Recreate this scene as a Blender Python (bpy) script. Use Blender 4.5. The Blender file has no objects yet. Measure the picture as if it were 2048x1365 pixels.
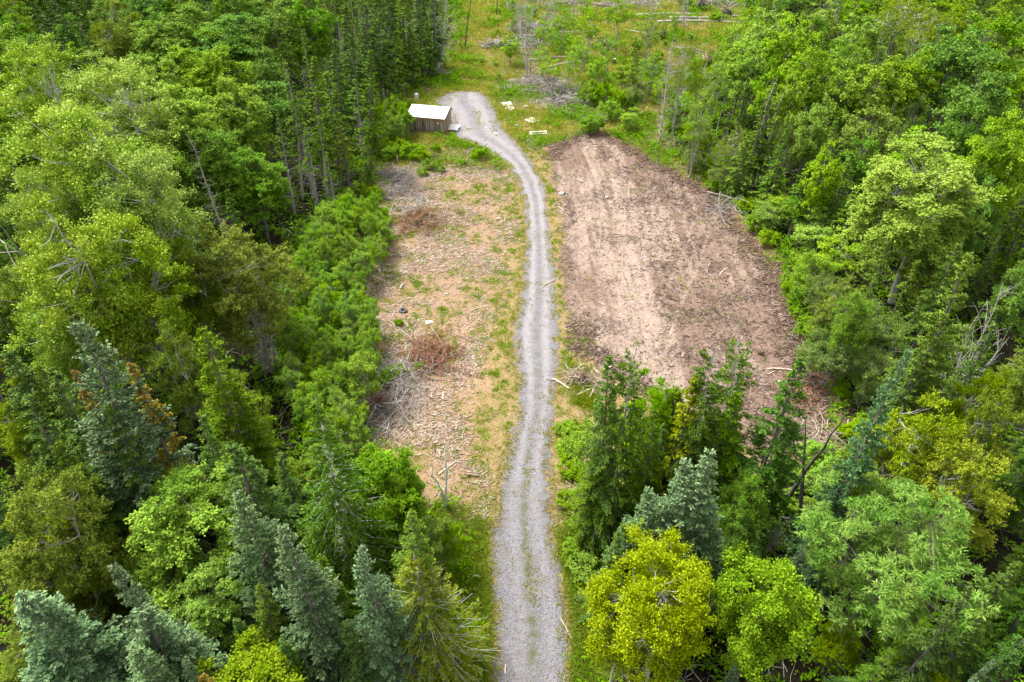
import bpy, bmesh, math, random
import numpy as np
# ------------------------------------------------------------------ camera, sky, sun
C = bpy.context.scene
CAM_H, PITCH, FPX, CX, CY = 34.0, math.radians(38.0), 1400.0, 1024.0, 682.5
cam = bpy.data.objects.new('camera', bpy.data.cameras.new('camera'))
C.collection.objects.link(cam)
cam.location = (0, 0, CAM_H)
cam.rotation_euler = (math.radians(90) - PITCH, 0, 0)
cam.data.sensor_width = 36.0
cam.data.lens = FPX / 2048 * 36.0
cam.data.clip_end = 3000
C.camera = cam
SUN_EL, SUN_AZ = math.radians(60), math.radians(-50)
W = bpy.data.worlds.new('World'); C.world = W; W.use_nodes = True
wn, wl = W.node_tree.nodes, W.node_tree.links
sky = wn.new('ShaderNodeTexSky'); sky.sky_type = 'NISHITA'; sky.sun_disc = False
sky.sun_elevation = SUN_EL; sky.sun_rotation = SUN_AZ
sky.dust_density = 4.0; sky.air_density = 1.0
hs = wn.new('ShaderNodeHueSaturation'); hs.inputs['Saturation'].default_value = 0.10
bg = wn['Background']; bg.inputs['Strength'].default_value = 0.118
wl.new(sky.outputs[0], hs.inputs['Color']); wl.new(hs.outputs[0], bg.inputs['Color'])
sl = bpy.data.lights.new('sun', 'SUN'); sl.energy = 2.15; sl.angle = math.radians(18); sl.color = (1, .955, .875)
so = bpy.data.objects.new('sun', sl); C.collection.objects.link(so)
so.rotation_euler = (math.pi / 2 - SUN_EL, 0, -SUN_AZ + math.pi)
C.view_settings.view_transform = 'Standard'; C.view_settings.look = 'None'
C.view_settings.exposure = 1.70; C.view_settings.gamma = 1.0
C.render.engine = 'CYCLES'
cy = C.cycles
cy.max_bounces = 5; cy.diffuse_bounces = 3; cy.glossy_bounces = 1; cy.transmission_bounces = 3
cy.transparent_max_bounces = 4; cy.caustics_reflective = False; cy.caustics_refractive = False
cy.use_denoising = True
C.render.film_transparent = False
rng = np.random.default_rng(11)
random.seed(5)

# ------------------------------------------------------------------ maths helpers
ST, CT = math.sin(PITCH), math.cos(PITCH)
def P(px, py, h=0.0):
    """world point at height h seen at photo pixel (px, py)"""
    v = (py - CY) / FPX
    zc = (CAM_H - h) / (ST + v * CT)
    return np.array([(px - CX) / FPX * zc, zc * (CT - v * ST), h])
def proj(x, y, z):
    dz = z - CAM_H
    zc = y * CT - dz * ST
    yc = y * ST + dz * CT
    return CX + FPX * x / zc, CY - FPX * yc / zc, zc
def depth(px, py, h=0.0):
    return (CAM_H - h) / (ST + (py - CY) / FPX * CT)
def hash2(i, j, s):
    n = (i * 374761393 + j * 668265263 + s * 1442695041) & 0xffffffff
    n = ((n ^ (n >> 13)) * 1274126177) & 0xffffffff
    return ((n ^ (n >> 16)) & 0xffff) / 65535.0
def vnoise(x, y, s=0):
    i = np.floor(x).astype(np.int64); j = np.floor(y).astype(np.int64)
    u = x - i; v = y - j
    u = u * u * (3 - 2 * u); v = v * v * (3 - 2 * v)
    a, b, c, d = hash2(i, j, s), hash2(i + 1, j, s), hash2(i, j + 1, s), hash2(i + 1, j + 1, s)
    return (a * (1 - u) + b * u) * (1 - v) + (c * (1 - u) + d * u) * v
def fbm(x, y, s=0, o=4):
    x = np.asarray(x, float); y = np.asarray(y, float)
    t = 0; a = .5
    for k in range(o):
        t = t + a * vnoise(x * 2 ** k, y * 2 ** k, s + 17 * k); a *= .5
    return t / (1 - .5 ** o)
def sdf(poly, x, y):
    """negative inside"""
    x = np.asarray(x, float); y = np.asarray(y, float)
    d = np.full(x.shape, 1e18); ins = np.zeros(x.shape, bool)
    n = len(poly)
    for k in range(n):
        ax, ay = poly[k][:2]; bx, by = poly[(k + 1) % n][:2]
        ex, ey = bx - ax, by - ay
        t = np.clip(((x - ax) * ex + (y - ay) * ey) / (ex * ex + ey * ey + 1e-12), 0, 1)
        d = np.minimum(d, (x - ax - t * ex) ** 2 + (y - ay - t * ey) ** 2)
        c = (ay > y) != (by > y)
        ins ^= c & (x < (bx - ax) * (y - ay) / (by - ay + 1e-12) + ax)
    d = np.sqrt(d)
    return np.where(ins, -d, d)
def wpoly(pts):
    return [tuple(P(a, b)[:2]) for a, b in pts]
def smooth(a, b, x):
    t = np.clip((x - a) / (b - a), 0, 1); return t * t * (3 - 2 * t)
def unit(v):
    return v / (np.linalg.norm(v, axis=-1, keepdims=True) + 1e-9)

# ------------------------------------------------------------------ plan of the place
CLEAR = wpoly([(705, 900), (700, 800), (705, 640), (700, 500), (745, 400), (745, 320), (790, 280), (800, 200), (875, 150), (905, 80), (925, -40),
               (1500, -40), (1500, 60), (1380, 150), (1335, 290), (1440, 375), (1520, 450), (1580, 560), (1610, 690), (1690, 800), (1650, 930),
               (1500, 1000), (1300, 1020), (1200, 1090), (1210, 1365), (1270, 1750), (850, 1750), (925, 1365), (915, 1120), (850, 1010)])
DIRT = wpoly([(1098, 300), (1140, 272), (1190, 263), (1245, 285), (1330, 333), (1430, 392), (1490, 465), (1545, 540), (1582, 640), (1605, 715),
              (1660, 800), (1640, 900), (1500, 900), (1350, 830), (1230, 745), (1150, 700), (1128, 600), (1125, 500), (1112, 400)])
CHIPS = wpoly([(768, 330), (860, 335), (980, 325), (1025, 360), (1035, 450), (1020, 560), (985, 650), (950, 760), (930, 850), (975, 950), (975, 1060),
               (900, 1050), (850, 920), (700, 890), (700, 800), (720, 640), (715, 520), (760, 430)])
SLASH = wpoly([(990, 165), (1050, 150), (1120, 165), (1190, 205), (1230, 245), (1150, 245), (1080, 215), (1010, 195)])
MEADOW = wpoly([(800, 290), (800, 200), (875, 150), (905, 80), (925, -40), (1500, -40), (1500, 60), (1380, 150), (1335, 290), (1440, 375), (1330, 333), (1200, 262),
                (1100, 290), (1060, 300), (1040, 340), (780, 330)])
ROADPX = [(1700, 975, 1150), (1365, 985, 1138), (1280, 990, 1138), (1200, 985, 1133), (1130, 980, 1120), (1080, 982, 1108), (1000, 992, 1100), (900, 1015, 1102), (830, 1036, 1108),
          (780, 1040, 1113), (720, 1030, 1117), (660, 1026, 1117), (600, 1042, 1114), (540, 1046, 1110), (500, 1051, 1104), (450, 1050, 1100), (400, 1048, 1096), (360, 1034, 1086),
          (330, 1016, 1068), (305, 985, 1052), (285, 945, 1036), (270, 900, 1024), (255, 895, 1008), (240, 895, 1000), (222, 890, 994), (205, 868, 985), (193, 880, 974), (182, 912, 955)]
ROAD = wpoly([(a, y) for y, a, b in ROADPX] + [(b, y) for y, a, b in reversed(ROADPX)])
OPEN = [(760, 300), (765, 400), (790, 460), (735, 520), (750, 600), (765, 680), (740, 760), (740, 850), (700, 880), (800, 880), (850, 940), (880, 1040), (930, 1070), (985, 1090),
        (985, 1500), (1140, 1500), (1150, 1300), (1200, 1200), (1180, 1100), (1110, 1000), (1110, 880), (1130, 800), (1190, 750), (1300, 760), (1380, 740), (1560, 740), (1625, 860),
        (1600, 950), (1660, 850), (1600, 700), (1570, 600), (1540, 520), (1480, 450), (1430, 390), (1330, 330), (1300, 290), (1330, 180), (1350, 90), (1480, 60), (1400, -300),
        (900, -300), (900, 120), (815, 170), (790, 260)]
TRK = [[(1160, 340), (1165, 400), (1180, 450), (1215, 540), (1250, 620), (1300, 675)], [(1195, 380), (1235, 500), (1262, 600), (1290, 690)], [(1240, 400), (1268, 520), (1285, 600), (1298, 700)],
       [(1405, 440), (1375, 530), (1335, 610), (1308, 690)], [(1128, 590), (1180, 622), (1260, 665), (1330, 690)], [(1180, 300), (1210, 360), (1225, 440), (1245, 540), (1275, 690)]]
def tracks(x, y):
    """how near a point is to a machine track (1 on it)"""
    out = np.zeros(np.shape(x))
    for t in TRK:
        w = wpoly(t)
        for k in range(len(w) - 1):
            (ax, ay), (bx, by) = w[k], w[k + 1]; ex, ey = bx - ax, by - ay
            s_ = np.clip(((x - ax) * ex + (y - ay) * ey) / (ex * ex + ey * ey), 0, 1)
            d = np.hypot(x - ax - s_ * ex, y - ay - s_ * ey)
            out = np.maximum(out, np.exp(-((d - .85) / .22) ** 2)); out = np.maximum(out, .35 * np.exp(-(d / .3) ** 2))
    return out
def roughness_h(x, y):
    """relief of the bare dirt: ruts and mounds"""
    n = fbm(x * 1.1, y * 1.1, 3, 4) - .5
    u = x - (y - 50) * .04 * (x - 6) * .1 + 1.4 * fbm(x * .1, y * .07, 9, 2)
    rut = (vnoise(u * 3.2, y * .07, 14) - .5) * .16 * smooth(.35, .6, fbm(x * .25, y * .05, 15, 2))
    return n * .34 + rut - .10 * tracks(x, y) + (fbm(x * 3.5, y * 3.5, 16, 2) - .5) * .10
def ground_h(x, y):
    x = np.asarray(x, float); y = np.asarray(y, float)
    base = (fbm(x * .05, y * .05, 1, 3) - .5) * .7
    sd = sdf(DIRT, x, y)
    base = base + smooth(.8, -1.5, sd) * roughness_h(x, y)
    base = base + np.exp(-((sd + .2) / .8) ** 2) * .22 * fbm(x * .6, y * .6, 5, 3) * (y < 95) * (x > 7)
    sc = sdf(CHIPS, x, y)
    base = base + smooth(.5, -1, sc) * (fbm(x * 1.3, y * 1.3, 8, 3) - .5) * .16
    return base
def road_h(x, y):
    return (fbm(np.asarray(x) * .05, np.asarray(y) * .05, 1, 3) - .5) * .7 + .015 + (fbm(x * .8, y * .8, 33, 2) - .5) * .03
def gh(x, y):
    return float(ground_h(np.array([x]), np.array([y]))[0])

# ------------------------------------------------------------------ mesh helpers
def link(o):
    C.collection.objects.link(o); return o
def mesh_np(name, V, F, mat=None, smooth_=False, attrs=None, dom='FACE'):
    """V (n,3), F (m,k) arrays -> mesh datablock"""
    V = np.ascontiguousarray(V, dtype=np.float32); F = np.ascontiguousarray(F, dtype=np.int32)
    m = bpy.data.meshes.new(name)
    n, k = F.shape
    m.vertices.add(len(V)); m.vertices.foreach_set('co', V.ravel())
    m.loops.add(n * k); m.loops.foreach_set('vertex_index', F.ravel())
    m.polygons.add(n); m.polygons.foreach_set('loop_start', np.arange(0, n * k, k, dtype=np.int32))
    if smooth_: m.polygons.foreach_set('use_smooth', np.ones(n, bool))
    if attrs:
        for a, v in attrs.items():
            at = m.attributes.new(a, 'FLOAT', dom); at.data.foreach_set('value', np.ascontiguousarray(v, dtype=np.float32))
    m.update(calc_edges=True)
    if mat: m.materials.append(mat)
    return m
def kites(c, a, n, L, Wd, mat, name, tip, bend=0.0):
    """leaf shaped quads: centre c, axis a, normal n, length L, width Wd"""
    a = unit(a); s = unit(np.cross(n, a)); nn = np.cross(a, s)
    L = L[:, None]; Wd = Wd[:, None]
    V = np.empty((len(c), 4, 3), np.float32)
    V[:, 0] = c - a * L * .5
    V[:, 1] = c + s * Wd * .5 - a * L * .05 + nn * L * bend
    V[:, 2] = c + a * L * .5
    V[:, 3] = c - s * Wd * .5 - a * L * .05 + nn * L * bend
    F = np.arange(len(c) * 4, dtype=np.int32).reshape(-1, 4)
    return mesh_np(name, V.reshape(-1, 3), F, mat, attrs={'tip': tip})
def tubes(paths, radii, sides=4):
    """paths (N,K,3), radii (N,K) -> V, F of tapered tubes"""
    paths = np.asarray(paths, float); radii = np.asarray(radii, float)
    N, K, _ = paths.shape
    d = np.gradient(paths, axis=1); d = unit(d)
    ref = np.where(np.abs(d[..., 2:3]) > .9, np.array([1., 0, 0]), np.array([0, 0, 1.]))
    u = unit(np.cross(d, ref)); v = np.cross(d, u)
    ang = np.arange(sides) * 2 * math.pi / sides
    ring = u[:, :, None] * np.cos(ang)[:, None] + v[:, :, None] * np.sin(ang)[:, None]
    V = paths[:, :, None] + ring * radii[:, :, None, None]
    idx = np.arange(N * K * sides).reshape(N, K, sides)
    a = idx[:, :-1]; b = idx[:, 1:]
    F = np.stack([a, np.roll(a, -1, 2), np.roll(b, -1, 2), b], -1).reshape(-1, 4)
    return V.reshape(-1, 3), F
def join(parts):
    V = []; F = []; o = 0
    for v, f in parts:
        V.append(v); F.append(f + o); o += len(v)
    return np.concatenate(V), np.concatenate(F)
def lin(hexs):
    h = hexs.lstrip('#'); r = [int(h[i:i + 2], 16) / 255 for i in (0, 2, 4)]
    return tuple(((c / 12.92) if c <= .04045 else ((c + .055) / 1.055) ** 2.4) for c in r)

# ------------------------------------------------------------------ materials
def nodes(name):
    m = bpy.data.materials.new(name); m.use_nodes = True
    nt = m.node_tree; return m, nt, nt.nodes, nt.links, nt.nodes['Principled BSDF']
def rgb(nt, c):
    n = nt.nodes.new('ShaderNodeRGB'); n.outputs[0].default_value = (*c, 1); return n.outputs[0]
def mixc(nt, fac, a, b, mode='MIX'):
    n = nt.nodes.new('ShaderNodeMix'); n.data_type = 'RGBA'; n.blend_type = mode
    for s, v in ((n.inputs[0], fac), (n.inputs[6], a), (n.inputs[7], b)):
        if isinstance(v, (int, float)): s.default_value = v
        elif isinstance(v, tuple): s.default_value = (*v, 1) if len(v) == 3 else v
        else: nt.links.new(v, s)
    return n.outputs[2]
def mth(nt, op, a, b=0.0, clamp=False):
    n = nt.nodes.new('ShaderNodeMath'); n.operation = op; n.use_clamp = clamp
    for s, v in ((n.inputs[0], a), (n.inputs[1], b)):
        if isinstance(v, (int, float)): s.default_value = v
        else: nt.links.new(v, s)
    return n.outputs[0]
def ramp(nt, fac, stops):
    n = nt.nodes.new('ShaderNodeValToRGB'); e = n.color_ramp.elements
    while len(e) < len(stops): e.new(.5)
    for k, (p, c) in enumerate(stops):
        e[k].position = p; e[k].color = (*c, 1) if not isinstance(c, float) else (c, c, c, 1)
    nt.links.new(fac, n.inputs[0]); return n.outputs[0]
def noise(nt, scale, detail=4, rough=.55, vec=None, coord='Object', dim='3D'):
    if vec is None:
        tc = nt.nodes.new('ShaderNodeTexCoord'); vec = tc.outputs[coord]
    n = nt.nodes.new('ShaderNodeTexNoise'); n.inputs['Scale'].default_value = scale
    n.inputs['Detail'].default_value = detail; n.inputs['Roughness'].default_value = rough
    nt.links.new(vec, n.inputs['Vector']); return n.outputs['Fac']
def attr(nt, name):
    n = nt.nodes.new('ShaderNodeAttribute'); n.attribute_name = name; return n.outputs['Fac']
def bump(nt, b, h, strength=.5, dist=.05):
    n = nt.nodes.new('ShaderNodeBump'); n.inputs['Strength'].default_value = strength; n.inputs['Distance'].default_value = dist
    nt.links.new(h, n.inputs['Height']); nt.links.new(n.outputs[0], b.inputs['Normal'])
def leaf_mat(name, c1, c2, tipc, trans=.3, rough=.65, spec=.05, tipamt=.6, var=.12):
    """c1..c2 vary leaf by leaf; young tip growth is tipc"""
    m, nt, N, L, b = nodes(name)
    g = N.new('ShaderNodeNewGeometry'); oi = N.new('ShaderNodeObjectInfo')
    col = mixc(nt, g.outputs['Random Per Island'], c1, c2)
    t = mth(nt, 'MULTIPLY', attr(nt, 'tip'), tipamt, True)
    col = mixc(nt, t, col, tipc)
    h = N.new('ShaderNodeHueSaturation')
    L.new(col, h.inputs['Color'])
    r = oi.outputs['Random']
    L.new(mth(nt, 'ADD', mth(nt, 'MULTIPLY', r, .024), .491), h.inputs['Hue'])
    r2 = mth(nt, 'FRACT', mth(nt, 'MULTIPLY', r, 7.31))
    L.new(mth(nt, 'ADD', mth(nt, 'MULTIPLY', r2, var * 2), 1 - var), h.inputs['Value'])
    L.new(mth(nt, 'ADD', mth(nt, 'MULTIPLY', mth(nt, 'FRACT', mth(nt, 'MULTIPLY', r, 13.7)), .16), .92), h.inputs['Saturation'])
    L.new(h.outputs[0], b.inputs['Base Color'])
    b.inputs['Roughness'].default_value = rough; b.inputs['Specular IOR Level'].default_value = spec
    tr = N.new('ShaderNodeBsdfTranslucent'); mx = N.new('ShaderNodeMixShader'); mx.inputs[0].default_value = trans * .8
    tcol = mixc(nt, .5, h.outputs[0], (1.0, 1.0, .35), 'MULTIPLY'); L.new(tcol, tr.inputs['Color'])
    L.new(b.outputs[0], mx.inputs[1]); L.new(tr.outputs[0], mx.inputs[2])
    L.new(mx.outputs[0], N['Material Output'].inputs['Surface'])
    return m
def bark_mat(name, c1, c2, scale=6.0, dark=(.02, .018, .015), darkamt=.0):
    m, nt, N, L, b = nodes(name)
    mp = N.new('ShaderNodeMapping'); mp.inputs['Scale'].default_value = (1, 1, .25)
    tc = N.new('ShaderNodeTexCoord'); L.new(tc.outputs['Object'], mp.inputs[0])
    n1 = noise(nt, scale, 4, .6, mp.outputs[0])
    col = mixc(nt, ramp(nt, n1, [(.35, 0.0), (.65, 1.0)]), c1, c2)
    if darkamt:
        mp2 = N.new('ShaderNodeMapping'); mp2.inputs['Scale'].default_value = (1.2, 1.2, 5)
        L.new(tc.outputs['Object'], mp2.inputs[0])
        n2 = noise(nt, 1.4, 3, .6, mp2.outputs[0])
        col = mixc(nt, mth(nt, 'MULTIPLY', ramp(nt, n2, [(.6, 0.0), (.66, 1.0)]), darkamt), col, dark)
    L.new(col, b.inputs['Base Color']); b.inputs['Roughness'].default_value = .85
    bump(nt, b, n1, .5, .02)
    return m
M = {}
def LM(k, *a, **kw): M[k] = leaf_mat(k + '_foliage', *a, **kw)
LM('spruce', (0.0367, 0.098, 0.0101), (0.0734, 0.155, 0.0173), (0.1512, 0.24, 0.0324), trans=.12, tipamt=.5)
LM('blue', (0.044, 0.107, 0.036), (0.086, 0.166, 0.056), (0.27, 0.38, 0.18), trans=.1, tipamt=.75)
LM('fir', (0.0594, 0.13, 0.0101), (0.1058, 0.195, 0.0144), (0.216, 0.31, 0.0288), trans=.15, tipamt=.55)
LM('olive', (0.1026, 0.145, 0.0086), (0.1674, 0.21, 0.0115), (0.2808, 0.3, 0.0216), trans=.2, tipamt=.6)
LM('cedar', (0.1134, 0.18, 0.0101), (0.1944, 0.265, 0.0158), (0.324, 0.37, 0.0324), trans=.25, tipamt=.6)
LM('ycedar', (0.14, 0.1989, 0.0096), (0.2352, 0.2958, 0.016), (0.3808, 0.4182, 0.036), trans=.3, tipamt=.6)
LM('brown', (0.1296, 0.13, 0.0144), (0.216, 0.165, 0.0216), (0.3564, 0.22, 0.0576), trans=.2, tipamt=.7)
LM('maple', (0.1296, 0.245, 0.0158), (0.216, 0.345, 0.0245), (0.3672, 0.51, 0.0504), trans=.33, tipamt=.6)
LM('dmaple', (0.0756, 0.18, 0.013), (0.135, 0.255, 0.0202), (0.2268, 0.36, 0.036), trans=.3, tipamt=.5)
LM('poplar', (0.1458, 0.265, 0.0158), (0.243, 0.37, 0.0259), (0.5076, 0.62, 0.0864), trans=.3, rough=.5, spec=.14, tipamt=.55)
LM('ygreen', (0.125, 0.215, 0.012), (0.2, 0.305, 0.018), (0.34, 0.44, 0.045), trans=.35, tipamt=.6)
LM('birch', (0.185, 0.275, 0.012), (0.275, 0.365, 0.018), (0.4, 0.48, 0.045), trans=.4, tipamt=.5)
LM('ash', (0.062, 0.175, 0.01), (0.115, 0.245, 0.016), (0.31, 0.45, 0.075), trans=.3, rough=.5, spec=.12, tipamt=.85)
LM('rowan', (0.1026, 0.215, 0.0202), (0.1512, 0.275, 0.0288), (0.2268, 0.36, 0.0432), trans=.3, tipamt=.5)
LM('alder', (0.135, 0.265, 0.0158), (0.2268, 0.38, 0.0259), (0.3564, 0.5, 0.0504), trans=.33, tipamt=.5)
LM('willow', (0.108, 0.18, 0.036), (0.1728, 0.25, 0.0576), (0.27, 0.34, 0.0936), trans=.3, tipamt=.5)
LM('bush', (0.1296, 0.25, 0.0058), (0.2106, 0.36, 0.0101), (0.3132, 0.46, 0.0216), trans=.35, tipamt=.5)
LM('grass', (0.19, 0.25, 0.025), (0.36, 0.36, 0.06), (0.62, 0.5, 0.2), trans=.3, tipamt=.8, var=.02)
LM('verge', (0.1026, 0.17, 0.0086), (0.1944, 0.27, 0.0144), (0.3456, 0.34, 0.036), trans=.3, tipamt=.6, var=.02)
LM('fern', (0.0648, 0.16, 0.0086), (0.135, 0.25, 0.0144), (0.1944, 0.31, 0.0252), trans=.3, tipamt=.4, var=.02)
LM('rust', (0.16, 0.055, 0.025), (0.26, 0.1, 0.045), (0.34, 0.17, 0.09), trans=.1, tipamt=.5)
M['bark'] = bark_mat('grey_brown_bark', (.09, .075, .062), (.20, .175, .15))
M['greybark'] = bark_mat('pale_grey_bark', (.20, .185, .17), (.40, .38, .35))
M['birchbark'] = bark_mat('whitish_bark_with_dark_marks', (.36, .34, .31), (.55, .53, .49), darkamt=.9)
M['dead'] = bark_mat('bleached_dead_wood', (.24, .215, .20), (.46, .42, .39))
M['bleached'] = bark_mat('white_bleached_wood', (.52, .50, .47), (.72, .70, .66))
M['darkbark'] = bark_mat('dark_bark', (.035, .03, .026), (.10, .085, .07))

# ------------------------------------------------------------------ trees: shapes
def rdir(n, zmin=-1, zmax=1):
    z = rng.uniform(zmin, zmax, n); a = rng.uniform(0, 2 * math.pi, n); r = np.sqrt(1 - z * z)
    return np.stack([r * np.cos(a), r * np.sin(a), z], 1)
def trunk_path(H, lean=.02, K=9, wob=.06):
    t = np.linspace(0, 1, K)
    a = rng.uniform(0, 2 * math.pi)
    x = lean * H * t ** 1.5 * math.cos(a) + rng.normal(0, wob, K) * t
    y = lean * H * t ** 1.5 * math.sin(a) + rng.normal(0, wob, K) * t
    return np.stack([x, y, t * H], 1)
def on_path(path, z):
    return np.stack([np.interp(z, path[:, 2], path[:, 0]), np.interp(z, path[:, 2], path[:, 1]), z], 1)
PROTO = {}
def conifer(kind, mat, bark='bark', H=12., R=2.4, base=.12, whorl=.34, nb=6, twig=.16, bl=.15, bw=.05, q=1.0, droop=.25, up=.55,
            bare=0.0, density=1.5, irregular=.22, barepatch=0.0, flat=.6, top_dead=0.0, brk=1.0, sidebr=1.0, tiplift=.0, prof=1.0):
    """spire with whorls of flat fans; q > 1 makes a coarser one for the distance"""
    bl, bw = bl * .85, bw * .74
    path = trunk_path(H, .015, wob=.03)
    r0 = .012 * H + .03
    parts = [tubes(path[None], (r0 * (1 - .93 * np.linspace(0, 1, 9)))[None], 7)]
    zs = np.arange(base * H, H * .985, whorl)
    zb = np.repeat(zs, nb) + rng.uniform(-whorl, whorl, len(zs) * nb) * .5
    zb = np.clip(zb, base * H, H * .985)
    t = (zb - base * H) / (H * (1 - base))
    az = rng.uniform(0, 2 * math.pi, len(zb))
    lob = 1 + irregular * np.sin(az * 2 + rng.uniform(0, 6)) * .6
    r = R * (np.clip(1 - t, 0, 1) ** prof * (1 - .35 * np.exp(-t * 10)) + .035) * rng.uniform(1 - irregular * 1.6, 1.1, len(zb)) * lob
    phi = np.radians(-12 + 62 * t ** 1.6 * up * 1.6 + rng.normal(0, 5, len(zb)))
    o = on_path(path, zb)
    K = 5; s = np.linspace(0, 1, K)
    hd = np.stack([np.cos(az), np.sin(az), np.zeros_like(az)], 1)
    def bp(o, hd, r, phi, s):
        z = r * (np.tan(phi) * s - droop * s ** 2 + tiplift * s ** 4)
        return o + hd * (r * s)[:, None] + np.stack([0 * z, 0 * z, z], 1)
    bpths = np.stack([bp(o, hd, r, phi, np.full(len(r), k)) for k in s], 1)
    br = brk * (.006 + .011 * r)[:, None] * (1 - .8 * s)[None]
    keep = rng.random(len(r)) < (1.0 if q < 1.4 else .6)
    parts.append(tubes(bpths[keep], br[keep], 3))
    # bare lower branches on the trunk
    if bare > 0:
        nbr = int(bare)
        zz = rng.uniform(.04 * H, max(base * H, .3 * H), nbr); aa = rng.uniform(0, 6.28, nbr)
        hh = np.stack([np.cos(aa), np.sin(aa), np.zeros(nbr)], 1); rr = R * rng.uniform(.3, .85, nbr)
        oo = on_path(path, zz); dr = rng.uniform(-.1, .5, nbr)
        ps = np.stack([oo + hh * (rr * k)[:, None] + np.stack([0 * rr, 0 * rr, rr * (.35 * k - dr * k * k)], 1) for k in s], 1)
        parts.append(tubes(ps, np.outer(rng.uniform(.012, .024, nbr), 1 - .75 * s) * (1 if q < 1.4 else 1.3), 3))
    # foliage
    live = rng.random(len(r)) > barepatch * (.3 + .7 * (1 - t))
    if top_dead > 0: live &= t < 1 - top_dead * rng.uniform(.8, 1.2, len(t))
    o, hd, r, phi, t = o[live], hd[live], r[live], phi[live], t[live]
    tw = np.maximum(8 if q < 1.4 else 5, (r / (twig * q) * 2 * density)).astype(int)
    bi = np.repeat(np.arange(len(r)), tw)
    sgn = rng.choice([-1., 1.], len(bi))
    u = rng.uniform(.12, 1.0, len(bi)) ** .75
    rb = r[bi]
    pp = bp(o[bi], hd[bi], rb, phi[bi], u)
    side = np.stack([-hd[bi][:, 1], hd[bi][:, 0], np.zeros(len(bi))], 1) * sgn[:, None]
    ang = np.radians(rng.uniform(25, 65, len(bi)))
    slope = (np.tan(phi[bi]) - 2 * droop * u + 4 * tiplift * u ** 3)[:, None]
    fw = unit(hd[bi] + np.concatenate([np.zeros((len(bi), 2)), slope], 1))
    td = unit(fw * np.cos(ang)[:, None] + side * np.sin(ang)[:, None] + np.array([0, 0, -.12]))
    tl = (.10 + sidebr * .34 * rb * (1.08 - u)) * rng.uniform(.6, 1.15, len(bi))
    nbl = np.maximum(3, (tl / (bl * q * .25))).astype(int)
    ti = np.repeat(np.arange(len(bi)), nbl)
    k = rng.random(len(ti))
    c = pp[ti] + td[ti] * (tl[ti] * k)[:, None] + rng.normal(0, .022 * q, (len(ti), 3))
    ax = unit(td[ti] + rng.normal(0, .38, (len(ti), 3)) + np.array([0, 0, .12]))
    nrm = unit(np.array([0, 0, 1.]) * flat + rng.normal(0, .55, (len(ti), 3)) + hd[bi][ti] * .25)
    tipv = np.clip((u[ti] * .6 + k * .5) ** 3 * .7 + t[bi][ti] ** 5 * .6 + rng.normal(0, .1, len(ti)), 0, 1)
    sz = q * rng.uniform(.7, 1.25, len(ti))
    V, F = join(parts)
    tm = mesh_np(kind + '_trunk', V, F, M[bark], True)
    cm = kites(c, ax, nrm, bl * sz, bw * 1.35 * sz, M[mat], kind + '_crown', tipv, .12)
    PROTO.setdefault(kind, []).append((tm, cm, H, R))
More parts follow.
